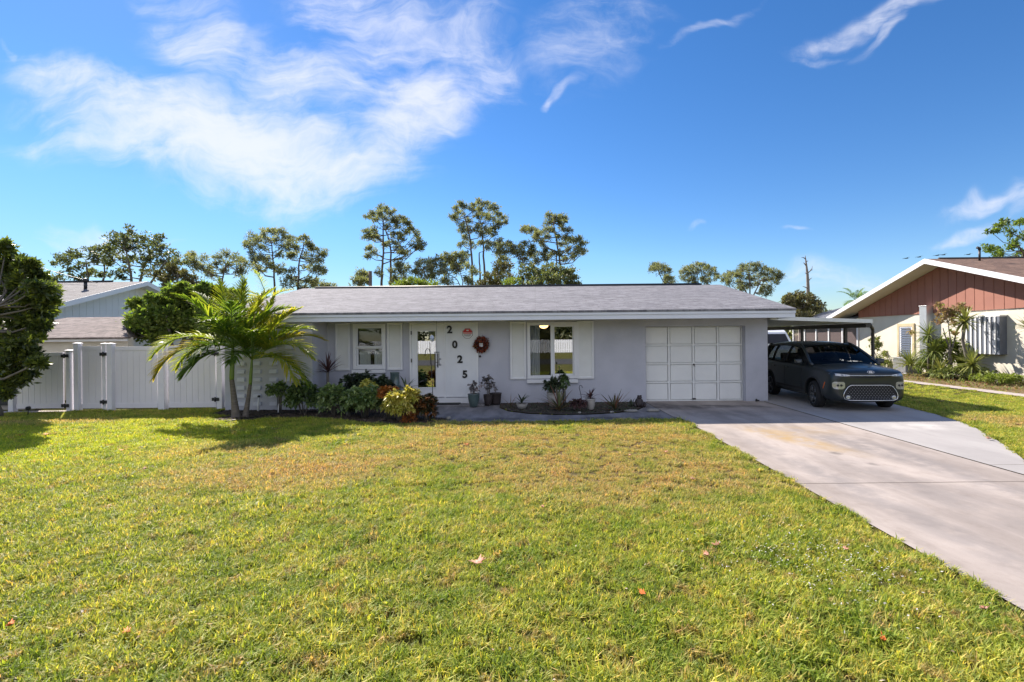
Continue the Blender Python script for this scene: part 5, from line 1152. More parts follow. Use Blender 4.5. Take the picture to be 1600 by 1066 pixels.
tree('ficus_tree', 'large dark leafy tree at the left edge with sunlit yellow-green right side', 'tree', 11.3, [[(-60, 900), (-50, 600), (-20, 400)], [(-50, 800), (60, 560), (130, 420)]],
     [(30, 100, 55), (-60, 120, 70), (90, 150, 55), (150, 190, 50), (40, 200, 80), (-60, 260, 90), (120, 270, 60), (200, 300, 50), (60, 320, 80), (230, 340, 40), (250, 380, 45), (160, 380, 60), (40, 430, 80), (-60, 420, 90), (230, 430, 45), (130, 470, 60), (200, 490, 40), (40, 540, 80), (-60, 560, 90), (120, 590, 60), (60, 640, 75), (160, 660, 50), (200, 690, 35), (30, 720, 70), (110, 740, 55), (-50, 680, 80), (60, 800, 55), (-40, 800, 60), (150, 620, 45), (20, 850, 28), (70, 240, 70), (0, 640, 70), (210, 240, 30), (270, 310, 22)],
     M['ficus'], M['bark2'], c0k, .14, 12, nleaf=620, lsize=.13, lw=.055, seed=41, puffs=10, rk=.86, dspread=.6, br=.03)
tree('yellow_green_bush', 'sunlit yellow-green bush showing past the right side of the dark tree', 'bush', 12.6, [[(180, 700), (200, 500), (220, 380)]], [(220, 290, 28), (250, 310, 28), (270, 300, 20), (280, 340, 22), (240, 350, 32), (200, 360, 32), (270, 380, 24), (230, 410, 32), (190, 430, 34), (260, 430, 26), (220, 470, 30), (180, 490, 32), (240, 490, 24), (200, 540, 28), (160, 550, 30), (150, 600, 25)], M['ygreen'], M['bark2'], c0k, .05, 12, nleaf=420, lsize=.11, lw=.055, seed=43, puffs=8, dspread=.5, br=.02)
for k, (x, y) in enumerate(((-16, -33), (-10.5, -34), (-5, -33), (1, -34), (6.5, -33), (12, -34))):
    rng = np.random.default_rng(50 + k); r0 = thing('street_tree', (x, y, 0), ('first', 'second', 'third', 'fourth', 'fifth', 'sixth')[k] + ' tree from the west behind the street fence, seen mirrored in the panes', 'tree', 'trees across the street')
    mb = MB(); mb.tube([(x, y, 0), (x + .2, y, 3), (x, y, 6)], [.35, .28, .15], 8); mb.build('trunk', M['bark2'], r0)
    Q = np.concatenate([leaf_quads((x + rng.normal() * 1.7, y + rng.normal() * 1.2, rng.uniform(1.5, 7)), 420, (2.0, 1.6, 1.5), .5, .3, rng) for _ in range(12)]); quads_obj('crown', Q, rng.random(len(Q)), M['oak'], r0)

# ------------------------------------------------------------------ palms
M['palm'] = leaf_mat('palm_frond', [(.05, .10, .022), (.11, .18, .03), (.26, .30, .04), (.42, .34, .06)], .5, .5, .3, (1.7, 1.7, .7))
M['palm_stalk'] = paint('palm_crownshaft', (.13, .21, .04), .35, (.17, .24, .06), 12)
M['palm_trunk'] = paint('palm_trunk', (.17, .145, .125), .85, (.11, .095, .08), 5, .6, 30, sc=(1, 1, 9))


def frond(start, azim, elev, length, droop, rng, leafl=.46, n=46, tone=.5, parent=None, mat=None, name='frond', leafw=.032, stalk=.18, tip=None, hang=.35):
    """a feather frond: curved midrib with two ranks of leaflets; azim 0 = +x, elev start angle"""
    p = Vector(start); d = Vector((math.cos(azim) * math.cos(elev), math.sin(azim) * math.cos(elev), math.sin(elev))); pts = [p.copy()]; N = 18; st = length / N
    for i in range(N):
        p = p + d * st; pts.append(p.copy()); d = (d + Vector((0, 0, -droop * st * (.4 + 1.4 * i / N)))).normalized()
    mb = MB(); mb.tube(pts, [.017 * (1 - .85 * i / N) + .003 for i in range(N + 1)], 5)
    mb.cur = 0
    base = []; dirs = []; LL = []; WW = []
    P = np.array([tuple(q) for q in pts])
    for i in range(n):
        f = stalk + (1 - stalk) * (i + .5) / n; k = f * N; j = min(int(k), N - 1); q = P[j] + (P[j + 1] - P[j]) * (k - j); tg = unit(P[min(j + 1, N)] - P[max(j - 1, 0)])
        side_ = unit(np.cross(tg, [0, 0, 1.0])); up_ = unit(np.cross(side_, tg))
        env = math.sin(PI * min(1, (.18 + f * .86))) ** .55 if f < 1 else .2
        for s_ in (-1, 1):
            dr = unit(tg * (.55 + .75 * f) + side_ * s_ * (1.0 - .35 * f) + up_ * (.30 + .15 * rng.normal()) + rng.normal(size=3) * .07)
            base.append(q); dirs.append(dr); LL.append(leafl * max(env, .25) * (.85 + .3 * rng.random())); WW.append(leafw * (.8 + .4 * rng.random()))
    base = np.array(base); dirs = np.array(dirs); LL = np.array(LL); WW = np.array(WW)
    # leaflet in 3 pieces so that it bends over
    up = np.array([0, 0, 1.0]); s_ = unit(np.cross(dirs, up)); nr = unit(np.cross(s_, dirs)); Q = []
    hg = hang * (.6 + .8 * rng.random(len(LL)))
    def pnt(t, k): c = base + dirs * (LL * t)[:, None] - up * (hg * LL * t * t)[:, None]; return c - s_ * (WW * k)[:, None] + nr * (WW * k * .4)[:, None], c, c + s_ * (WW * k)[:, None] + nr * (WW * k * .4)[:, None]
    rows = [pnt(0, .25), pnt(.3, .5), pnt(.65, .42), pnt(1, .04)]
    for a, b in zip(rows[:-1], rows[1:]): Q += [np.stack([a[0], a[1], b[1], b[0]], 1), np.stack([a[1], a[2], b[2], b[1]], 1)]
    v = np.clip(tone + rng.normal(size=len(LL)) * .10, 0, 1); Q = np.concatenate(Q); vv = np.tile(v, 6)
    # yellowing toward the tips of some
    tipv = np.concatenate([np.clip(v + a, 0, 1) for a in (0, 0, .03, .03, .13, .13)])
    o = quads_obj(name, Q, tipv, mat or M['palm'], parent)
    rb = mb.build('midrib', M['palm_stalk'], o); return o


def palm(name, label, base, top_shaft, crown, r0, fronds, seed, group=None, cat='palm', fl=.52, n=52):
    rng = np.random.default_rng(seed); root = thing(name, tuple(base), label, cat, group)
    b = Vector(base); s_ = Vector(top_shaft); c = Vector(crown)
    mb = MB(); N = 26; pts = []; rd = []
    for i in range(N + 1):
        f = i / N; p = b.lerp(s_, f) + Vector((.03 * math.sin(f * 3), 0, 0)) * (s_ - b).length * .15; pts.append(p); rd.append(r0 * (1.25 - .62 * f ** .6 + (.25 * (1 - f) ** 6)) * (1.035 if i % 2 else .985))
    mb.tube(pts, rd, 14); mb.build('trunk', M['palm_trunk'], root)
    mb = MB(); e = pts[-1]; mb.tube([e - Vector((0, 0, .02)), e.lerp(c, .1), e.lerp(c, .5), e.lerp(c, .85), c], [rd[-1] * 1.0, rd[-1] * 1.12, rd[-1] * .95, rd[-1] * .7, rd[-1] * .5], 14); mb.build('crownshaft', M['palm_stalk'], root)
    for (az, el, ln, dr, tone) in fronds:
        frond(c + Vector((math.cos(math.radians(az)) * .03, math.sin(math.radians(az)) * .03, -.06)), math.radians(az), math.radians(el), ln, dr, rng, fl, n, tone, root, leafw=.036, hang=.24)
    mb = MB(); mb.tube([c, c + Vector((.02, -.03, .55))], [.02, .002], 6); mb.build('spear_leaf', M['palm_stalk'], root)
    return root


PB = gnd(369, 654); YP = PB.y
palm('palm_tree', 'taller left stem of the young palm pair on the lawn, green crownshaft', PB, at(362, 593, YP), at(364, 538, YP), .075,
     [(190, 28, 1.85, .95, .50), (205, 14, 1.75, 1.15, .92), (165, 62, 1.75, .55, .45), (95, 78, 1.70, .3, .42), (60, 66, 1.75, .5, .55), (235, 60, 1.6, .6, .35), (255, 14, 1.1, 1.2, .15), (280, 45, 1.5, .8, .3), (20, 55, 1.6, .7, .4), (135, 48, 1.7, .7, .5), (175, 12, 1.6, 1.0, .6), (220, -14, 1.15, 1.0, .10), (75, 80, 1.6, .3, .5), (300, 62, 1.3, .7, .2), (40, 40, 1.5, .9, .5), (150, 75, 1.7, .35, .55)], 61)
PB2 = gnd(386, 652)
palm('palm_tree', 'shorter right stem of the young palm pair, leaning beside the brick-patterned wall', Vector((PB2.x, YP + .1, 0)), at(391, 600, YP + .12), at(394, 557, YP + .12), .055,
     [(-12, 34, 1.75, .95, .62), (-28, 16, 1.8, .95, .70), (12, 62, 1.6, .6, .72), (60, 75, 1.55, .4, .6), (120, 66, 1.5, .6, .5), (-60, 48, 1.4, .8, .40), (-5, 12, 1.6, 1.2, .35), (-100, 52, 1.2, .9, .35), (30, 42, 1.7, .8, .85), (75, 60, 1.6, .5, .75), (150, 40, 1.3, .9, .4), (0, 48, 1.65, .75, .5), (90, 82, 1.5, .4, .8), (-80, 25, 1.2, 1.1, .15)], 62)


def simple_palm(name, label, px, py, Y, size, n, seed, tone=.4, group=None, cat='palm', trunk=True, mat=None):
    rng = np.random.default_rng(seed); c = at(px, py, Y); root = thing(name, (c.x, Y, 0), label, cat, group)
    if trunk: mb = MB(); mb.tube([(c.x, Y, 0), tuple(c)], [.14, .10], 8); mb.build('trunk', M['palm_trunk'], root)
    for k in range(n): frond(c, 2 * PI * k / n + rng.normal() * .2, math.radians(rng.uniform(5, 65)), size * rng.uniform(.8, 1.1), 1.1 / size * rng.uniform(.7, 1.3), rng, size * .3, 26, tone + rng.normal() * .1, root, mat, leafw=size * .022)
    return root
simple_palm('palm_tree', 'small far feather palm over the metal porch roof on the right', 1337, 470, 48, 1.9, 10, 63, .25)
simple_palm('areca_palm', 'pale feathery palm behind the left end of the grey roof', 418, 470, 20.5, 1.6, 11, 64, .62, trunk=True)
simple_palm('palm_tree', 'low palm top peeping over the brown roof at the right edge', 1590, 425, 34, 1.9, 10, 65, .1)

# ------------------------------------------------------------------ plants in the beds
M['croton_y'] = leaf_mat('croton_yellow', [(.14, .20, .035), (.46, .45, .07), (.70, .62, .18)], .3, .35, .5, (1.2, 1.1, .6))
M['croton_r'] = leaf_mat('croton_red', [(.035, .055, .022), (.09, .065, .03), (.32, .12, .035)], .25, .35, .5, (1.4, 1, .6))
M['croton_o'] = leaf_mat('croton_orange', [(.16, .07, .03), (.42, .14, .03), (.55, .26, .05)], .3, .35, .5, (1.3, 1, .6))
M['scheff'] = leaf_mat('glossy_green', [(.07, .11, .045), (.15, .22, .08), (.34, .40, .17)], .36, .3, .6)
M['darkleaf'] = leaf_mat('dark_leaves', [(.02, .03, .02), (.04, .06, .032), (.09, .12, .06)], .15, .35, .5)
M['purple'] = leaf_mat('purple_leaves', [(.03, .012, .018), (.07, .03, .035), (.13, .07, .06)], .2, .4, .5, (1.3, 1, 1))
M['brom'] = leaf_mat('bromeliad', [(.04, .05, .03), (.09, .085, .04), (.20, .07, .05), (.13, .16, .07)], .25, .4, .4)
M['pinkw'] = leaf_mat('pale_pink_leaves', [(.05, .06, .06), (.22, .20, .20), (.55, .48, .47)], .25, .5, .3, (1.1, 1, 1))
M['yucca'] = leaf_mat('yucca_leaves', [(.10, .14, .045), (.20, .24, .07), (.34, .34, .11)], .3, .4, .4, (1.2, 1.2, .6))
M['dryleafm'] = leaf_mat('dry_shrub', [(.20, .12, .08), (.32, .20, .13), (.22, .24, .08)], .3, .7)


def shrub(name, label, cen, rad, n, L, W, mat, seed, cat='shrub', group=None, tone=(.2, .8), stems=7, shell=.30, mats2=None):
    """leaves set in whorls on the shell of several lobes, on real stems"""
    rng = np.random.default_rng(seed); cen = np.array(cen); rad = np.array(rad)
    root = thing(name, (cen[0], cen[1], 0), label, cat, group); mb = MB()
    for k in range(stems):
        d = unit(rng.normal(size=3)); e = cen + d * rad * .6; mb.tube([(cen[0] + d[0] * .05, cen[1] + d[1] * .05, 0), tuple((cen + e) / 2 - [0, 0, rad[2] * .3]), tuple(e)], [.012, .009, .005], 5)
    mb.build('stems', M['bark2'], root)
    n = int(n * 2.6); nw = max(6, n // 9); B = []; D = []; T = []
    d = unit(rng.normal(size=(nw, 3))); d[:, 2] = np.where(d[:, 2] < -.5, -d[:, 2], d[:, 2]); lump = 1 + .16 * np.sin(d[:, 0] * 5 + seed) + .12 * np.sin(d[:, 1] * 7 + 2 * seed) + .1 * rng.normal(size=nw)
    r_ = (shell + (1 - shell) * rng.random(nw) ** .5) * lump; hub = cen + d * rad * r_[:, None]
    for i in range(nw):
        tn = rng.uniform(*tone)
        for j in range(9):
            q = unit(d[i] * .7 + rng.normal(size=3) * .75 + np.array([0, -.1, .25])); B.append(hub[i] + q * .012); D.append(q); T.append(tn + rng.normal() * .12)
    B = np.array(B); D = np.array(D); T = np.array(T); m_ = len(B)
    B[:, 2] = np.maximum(B[:, 2], .03)
    Q = folded_leaves(B, D, L * .85 * (.6 + .8 * rng.random(m_)), W * 1.25 * (.7 + .6 * rng.random(m_)), rng, .25)
    quads_obj('foliage', Q, np.tile(T, 2), mat, root); return root


def sg(px, py, Y, rpx, rpz):    # shrub placement from where it stands
    c = at(px, py, Y); return (c.x, Y, c.z), (rpx * Y / F, rpx * Y / F * .85, rpz * Y / F)
def S(name, label, px, py, Y, rx, rz, n, L, W, mat, seed, **k): c, r = sg(px, py, Y, rx, rz); return shrub(name, label, c, r, n, L, W, mat, seed, **k)


S('green_shrub', 'thin leggy green shrub at the left end of the bed, against the patterned wall', 437, 613, 11.6, 20, 13, 260, .12, .05, M['scheff'], 71, tone=(.3, .9))
S('green_shrub', 'rounded dark green shrub second from the left in the bed', 474, 622, 11.4, 27, 21, 800, .12, .05, M['scheff'], 72, tone=(.1, .8))
S('green_shrub', 'low bright green shrub between two darker ones in front of the sash window', 522, 625, 11.1, 21, 20, 620, .12, .05, M['scheff'], 73, tone=(.3, 1))
S('green_shrub', 'green shrub under the sash window with yellow leaves at its top right', 568, 628, 10.75, 27, 20, 950, .12, .05, M['scheff'], 74, tone=(.3, 1))
S('dark_shrub', 'dark leafy shrub against the wall right below the sash window', 563, 600, 12.1, 25, 14, 520, .13, .06, M['darkleaf'], 75, tone=(.1, .7))
S('dark_shrub', 'dark shrub in the shade behind the crotons, right of the sash window', 596, 605, 11.9, 18, 14, 420, .13, .06, M['darkleaf'], 76, tone=(.2, .9))
S('yellow_croton', 'small yellow croton rising among the green shrubs', 575, 611, 11.0, 12, 13, 260, .12, .045, M['croton_y'], 77, tone=(.5, 1))
S('yellow_croton', 'large bright yellow croton at the front corner of the bed', 624, 634, 10.32, 27, 20, 1000, .12, .042, M['croton_y'], 78, tone=(.35, 1))
S('yellow_croton', 'yellow croton sprig standing above the others nearest the door', 643, 620, 10.35, 11, 11, 220, .12, .042, M['croton_y'], 79, tone=(.5, 1))
S('orange_croton', 'orange-leaved croton behind the large yellow one', 607, 614, 10.6, 15, 8, 240, .11, .04, M['croton_o'], 80, tone=(.3, 1))
S('red_croton', 'dark red and green croton at the right end of the shrub bed', 665, 638, 10.36, 17, 19, 560, .12, .042, M['croton_r'], 81, tone=(.1, 1))
S('red_croton', 'low reddish plant at the foot of the large yellow croton', 641, 653, 10.12, 9, 6, 110, .10, .04, M['croton_o'], 82, tone=(0, .5))
S('dark_shrub', 'low dark plant at the front edge of the bed between two green shrubs', 545, 636, 11.0, 9, 10, 160, .12, .05, M['darkleaf'], 83)


def rosette(name, label, base, n, L, W, mat, seed, cat='plant', group=None, tone=(.2, .8), el=(15, 80), stem=0.0, droop=.5, parent=None, seg=5):
    """strap leaves arching from one point"""
    rng = np.random.default_rng(seed); base = Vector(base)
    root = parent or thing(name, (base.x, base.y, 0), label, cat, group); Q = []; V_ = []
    if stem: mb = MB(); mb.tube([(base.x, base.y, base.z - stem), tuple(base)], [.02 + .02 * (stem > .8), .015 + .02 * (stem > .8)], 7); mb.build('stem', M['bark2'], root)
    for k in range(n):
        az = 2 * PI * k / n * 2.618 + rng.normal() * .2; e = math.radians(rng.uniform(*el)); l = L * rng.uniform(.7, 1.15); w_ = W * rng.uniform(.8, 1.2); d = Vector((math.cos(az) * math.cos(e), math.sin(az) * math.cos(e), math.sin(e)))
        s_ = Vector((-math.sin(az), math.cos(az), 0)); p = base + Vector((0, 0, rng.uniform(-.03, .03))) ; prev = None; tn = rng.uniform(*tone)
        for j in range(seg + 1):
            f = j / seg; wd = w_ * (.55 + .9 * f * (1 - f) * 1.6) * (1 - f ** 3) / 1; nr = s_.cross(d).normalized(); row = (p - s_ * wd * .5 - nr * wd * .18, p, p + s_ * wd * .5 - nr * wd * .18)
            if prev: Q += [[prev[0], prev[1], row[1], row[0]], [prev[1], prev[2], row[2], row[1]]]; V_ += [tn, min(1, tn + .06)]
            prev = row; p = p + d * (l / seg); d = (d + Vector((0, 0, -droop / seg * (1 + f)))).normalized()
    Qn = np.array([[tuple(c) for c in q] for q in Q]); o = quads_obj('leaves', Qn, np.array(V_), mat, root); return root


def pot(name, label, x, y, r, h, mat, prof=None, z=.03, cat='pot', group=None, parent=None):
    prof = prof or [(.62, 0), (.66, .02), (.88, .45), (1.0, .78), (.97, .9), (1.04, .93), (1.04, 1.0), (.92, 1.0), (.88, .88)]
    root = parent or thing(name, (x, y, z), label, cat, group)
    mb = MB(); mb.lathe((x, y, z), [(a * r, b * h) for a, b in prof], 28); o = mb.build('bowl', mat, root)
    mb = MB(); mb.lathe((x, y, z + h * .87), [(.01, .0), (r * .88, 0), (r * .87, .008), (.01, .012)], 20); mb.build('potting_soil', M['soil'], root); return root


def sx(px, Y): return at(px, 560, Y).x
x = sx(739.5, 12.35); pot('glazed_planter', 'tall rounded teal glazed planter beside the front door panel', x, 12.35, .15, .33, M['teal'], cat='planter')
S('caladium', 'plant with pale pinkish white leaves growing in the teal planter', 739.5, 607, 12.35, 8, 9, 60, .09, .05, M['pinkw'], 90, cat='plant', tone=(.2, 1)); 
x2 = sx(762, 12.6); pot('dark_planter', 'dark brown planter just right of the teal one', x2, 12.6, .12, .28, M['pot_d'], cat='planter')
S('potted_shrub', 'purplish grey leafy plant with pale blooms in the dark brown planter', 763, 605, 12.55, 11, 15, 100, .10, .05, M['pinkw'], 91, cat='plant', tone=(0, .75))
mb = MB(); x3 = sx(774, 12.75); mb.lathe((x3, 12.75, .03), [(.11, 0), (.13, .05), (.15, .27), (.16, .28), (.16, .30), (.02, .31)], 20); bn = mb.build('lidded_tub', M['pot_d']); tag(bn, 'low black lidded tub against the wall, right of the dark planter', 'tub')
rosette('thin_seedling', 'sparse spindly shoot growing in the soil left of the bowl planter', (sx(797, 12.0), 12.0, .05), 7, .32, .02, M['brom'], 92, el=(45, 80))
x = sx(815, 11.95); pot('bowl_planter', 'low pale stone bowl planter left of the picture window', x, 11.95, .14, .13, M['pot_w'], cat='planter')
rosette('bromeliad', 'small dark spiky bromeliad in the low stone bowl', (x, 11.95, .17), 16, .30, .045, M['darkleaf'], 93, el=(15, 75), tone=(.2, .9))
x = sx(866, 12.3); pot('cream_planter', 'cream urn planter under the picture window, behind the big bromeliad', x, 12.3, .20, .36, M['pot_w'], cat='planter')
rosette('cordyline', 'dark cordyline with upright pointed leaves in the cream urn', (x + .0, 12.25, .50), 14, .42, .05, M['darkleaf'], 94, el=(10, 80), stem=.2, tone=(.2, 1))
S('fern_plant', 'bushy dark green plant filling the cream urn', 863, 604, 12.25, 13, 9, 200, .12, .05, M['darkleaf'], 95, cat='plant', tone=(.3, 1))
S('kalanchoe', 'upright bluish green leafy plant right of the cordyline below the window', 881, 600, 12.3, 8, 14, 160, .11, .045, M['scheff'], 96, cat='plant', tone=(0, .5))
rosette('bromeliad', 'largest bromeliad with long arching red and green leaves in front of the cream urn', (sx(873, 11.45), 11.45, .06), 30, .62, .05, M['brom'], 97, el=(8, 80), tone=(.2, 1), droop=.35)
x = sx(922, 11.7); pot('tall_planter', 'pale tapered planter right of the picture window', x, 11.7, .12, .26, M['pot_w'], cat='planter')
rosette('bromeliad', 'compact dark purple bromeliad in the pale tapered planter', (x, 11.7, .31), 22, .28, .05, M['purple'], 98, el=(5, 70), tone=(.1, .8))
S('ground_cover', 'low reddish ground plant between the big bromeliad and the tapered planter', 903, 632, 11.5, 13, 6, 200, .08, .03, M['purple'], 99, cat='plant', tone=(.3, 1))
rosette('bromeliad', 'wide low bromeliad with stiff spreading leaves near the garage door', (sx(960, 11.5), 11.5, .05), 24, .55, .045, M['brom'], 100, el=(8, 62), tone=(.0, .7), droop=.1)
rosette('bromeliad', 'small dark bromeliad at the back of the bed behind the flat stone', (sx(1192 - 205, 12.0), 12.1, .05), 14, .26, .03, M['darkleaf'], 101, el=(8, 60))
# little garden figure: a dark frog sitting
x = sx(998, 12.1); fg = thing('frog_statue', (x, 12.1, .03), 'small dark crouching garden figure beside the garage door corner', 'statue')
mb = MB(); mb.lathe((x, 12.1, .03), [(.09, 0), (.12, .04), (.12, .10), (.09, .17), (.055, .21), (.05, .22)], 18); mb.lathe((x + .005, 12.08, .26), [(.02, -.05), (.055, -.03), (.065, 0), (.05, .035), (.015, .05)], 16)
for s_ in (-1, 1):
    mb.lathe((x + s_ * .035, 12.05, .305), [(.006, -.018), (.02, -.005), (.02, .008), (.005, .02)], 10); mb.tube([(x + s_ * .10, 12.08, .10), (x + s_ * .13, 12.0, .09), (x + s_ * .11, 11.96, .04)], [.045, .035, .025], 8); mb.tube([(x + s_ * .05, 12.03, .18), (x + s_ * .06, 11.98, .10), (x + s_ * .05, 11.96, .04)], [.025, .02, .02], 8)
mb.build('figure', M['pot_d'], fg)
def stone(px, Y, rx, ry, h, label, seed, grp=None, z=.03):
    r = random.Random(seed); x = sx(px, Y); mb = MB(); n = 11; a = [(rx * (1 + r.uniform(-.15, .15)) * math.cos(2 * PI * k / n), ry * (1 + r.uniform(-.15, .15)) * math.sin(2 * PI * k / n)) for k in range(n)]
    vs = [(x + u, Y + v, z) for u, v in a] + [(x + u * .95, Y + v * .95, z + h * .7) for u, v in a] + [(x + u * .6, Y + v * .6, z + h * (1 + r.uniform(-.1, .1))) for u, v in a] + [(x, Y, z + h)]
    fs = [(i, (i + 1) % n, n + (i + 1) % n, n + i) for i in range(n)] + [(n + i, n + (i + 1) % n, 2 * n + (i + 1) % n, 2 * n + i) for i in range(n)] + [(2 * n + i, 2 * n + (i + 1) % n, 3 * n) for i in range(n)]
    mb.add(vs, fs, True); return tag(mb.build('stone', M['stone']), label, 'stone', grp)
stone(986, 11.35, .17, .09, .04, 'flat pale stepping stone lying in the bed near the garage', 1)
stone(955, 11.2, .05, .04, .03, 'small pebble at the front edge of the bed below the wide bromeliad', 2)
stone(905, 11.15, .04, .03, .03, 'small pebble below the reddish ground plant', 3)
stone(700, 10.55, .06, .05, .05, 'small rock on the soil at the right end of the croton bed', 4)
stone(1020, 11.35, .15, .08, .06, 'rough dark stone at the tip of the bed by the driveway', 5)
# sprouting clumps on the soil of the bed
rg = np.random.default_rng(8); pts = []
for k in range(4000):
    X, Y = rg.uniform(-1, 3), rg.uniform(11, 13); pts.append((X, Y))
P_ = np.array(pts); ok = inside(BED_R, P_[:, 0], P_[:, 1], -.06) & ~((P_[:, 0] > 2.9)); P_ = P_[ok][:1500]
Bq = np.concatenate([P_, np.full((len(P_), 1), .03)], 1); Dq = unit(rg.normal(size=(len(P_), 3)) * [1, 1, .3] + [0, 0, .5])
o = quads_obj('bed_ground_cover', folded_leaves(Bq, Dq, .03 + .05 * rg.random(len(P_)), .02 + .02 * rg.random(len(P_)), rg, .2), rg.random(2 * len(P_)), M['darkleaf']); tag(o, 'low dark weeds and leaf litter over the soil of the bed under the picture window', 'ground cover', kind='stuff')
# leaf litter in the shrub bed
pts = np.stack([rg.uniform(-8, -1.9, 9000), rg.uniform(9.9, 13, 9000)], 1); ok = inside(BED_L, pts[:, 0], pts[:, 1], 0); pts = pts[ok][:3600]
Bq = np.concatenate([pts, np.full((len(pts), 1), .032)], 1); Dq = unit(rg.normal(size=(len(pts), 3)) * [1, 1, .18] + [0, 0, .08])
o = quads_obj('mulch_litter', folded_leaves(Bq, Dq, .03 + .06 * rg.random(len(pts)), .02 + .03 * rg.random(len(pts)), rg, .1), rg.random(2 * len(pts)) ** 2, leaf_mat('litter', [(.04, .03, .022), (.10, .07, .05), (.25, .2, .17)], 0, .9)); tag(o, 'dark leaf litter and mulch around the crotons and palm feet', 'mulch', kind='stuff')
# black edging strip round the bed by the palm
ed = [gnd(*q) for q in ((352, 662), (375, 658), (400, 654), (430, 649), (470, 646), (510, 646), (560, 650))]
mb = MB(); mb.tube([p + Vector((0, 0, .03)) for p in ed], .028, 8); tag(mb.build('bed_edging', M['black']), 'black plastic edging strip curving along the shrub bed', 'edging')
# cordyline by the wall
rosette('ti_plant', 'purple-leaved ti plant standing against the inner wall corner', (sx(512, 12.4), 12.4, .95), 22, .50, .06, M['purple'], 110, el=(10, 85), stem=.9, tone=(.0, .9), droop=.5)
rosette('strap_plant', 'dark strap-leaved plant by the door frame next to the tall vase', (sx(634, 12.4), 12.4, .48), 9, .5, .06, M['darkleaf'], 111, el=(15, 60), stem=.45, tone=(.3, 1))
# tall teal vase
x = sx(616.5, 12.55); vz = thing('floor_vase', (x, 12.55, 0), 'tall teal stoneware vase under the right shutter of the sash window', 'vase')
mb = MB(); mb.lathe((x, 12.55, .02), [(.11, 0), (.17, .12), (.19, .30), (.175, .48), (.13, .62), (.118, .70), (.115, .86), (.122, .88), (.122, .90), (.10, .90), (.09, .80)], 28); mb.build('body', M['teal'], vz)
# PVC stakes
for px, py0, py1, Y, lb in ((403, 642, 621, 11.9, 'white pipe stub in the grass just right of the palm feet'), (435, 640, 631, 11.6, 'short white pipe stub in front of the leggy green shrub')):
    a = at(px, py0, Y); b = at(px + 1.5, py1, Y); mb = MB(); mb.tube([(a.x, Y, 0), (b.x, Y, b.z)], .022, 10); pv = thing('pipe_stub', (a.x, Y, 0), lb, 'pipe'); mb.build('pipe', M['white'], pv)
    if Y > 11.7: mb = MB(); mb.lathe((b.x, Y, b.z), [(.03, 0), (.035, .03), (.02, .05)], 10); mb.build('cap', M['dark'], pv)
# door mat
xm = sx(692, 12.6); mb = MB(); mb.box((xm - .42, 12.50, .056), (xm + .42, 12.84, .072)); tag(mb.build('door_mat', M['rubber'], None, bevel=.004), 'black rubber door mat on the step below the front door', 'mat')

# octagonal alarm sign
c = at(730.5, 521, 12.95); sgn = thing('alarm_sign', (c.x, 12.95, c.z), 'small octagonal red and white alarm company sign right of the first digit', 'sign')
def octo(r, z0=-9, z1=9):
    pts = [(r * math.cos(PI / 8 + k * PI / 4), r * math.sin(PI / 8 + k * PI / 4)) for k in range(8)]
    out = []
    for i in range(8):      # clip to z0..z1
        a, b = pts[i], pts[(i + 1) % 8]
        if z0 <= a[1] <= z1: out.append(a)
        for zc in (z0, z1):
            if (a[1] - zc) * (b[1] - zc) < 0: f = (zc - a[1]) / (b[1] - a[1]); out.append((a[0] + f * (b[0] - a[0]), zc))
    return out
def plate(pts, y, th): n = len(pts); return [(c.x + x_, y, c.z + z_) for x_, z_ in pts] + [(c.x + x_, y + th, c.z + z_) for x_, z_ in pts], [tuple(range(n)), tuple(range(n, 2 * n))[::-1]] + [(i, n + i, n + (i + 1) % n, (i + 1) % n) for i in range(n)]
M['sign_red'] = paint('sign_red', (.52, .03, .035), .4, (.48, .03, .03)); M['sign_dark'] = paint('sign_dark', (.10, .06, .06), .5)
mb = MB(); mb.add(*plate(octo(.150), 12.958, .006), smooth=False); mb.build('backing', M['sign_dark'], sgn)
mb = MB(); mb.add(*plate(octo(.140), 12.955, .0028), smooth=False); mb.build('face', M['white'], sgn)
mb = MB(); mb.add(*plate(octo(.134, .018, 9), 12.952, .0028), smooth=False); mb.box((c.x - .118, 12.952, c.z - .012), (c.x + .118, 12.9548, c.z + .006)); mb.build('red_band', M['sign_red'], sgn)
mb = MB()
for r_, (zz, xw) in enumerate(((-.035, .10), (-.055, .085), (-.075, .06))):
    xx = -xw
    while xx < xw: w_ = random.uniform(.012, .03); mb.box((c.x + xx, 12.953, c.z + zz - .006), (c.x + min(xx + w_, xw), 12.9548, c.z + zz + .006)); xx += w_ + .007
mb.build('small_print', M['sign_dark'], sgn)
mb = MB(); mb.box((c.x - .03, 12.949, c.z + .065), (c.x + .03, 12.9518, c.z + .095)); mb.build('logo_mark', M['white'], sgn)

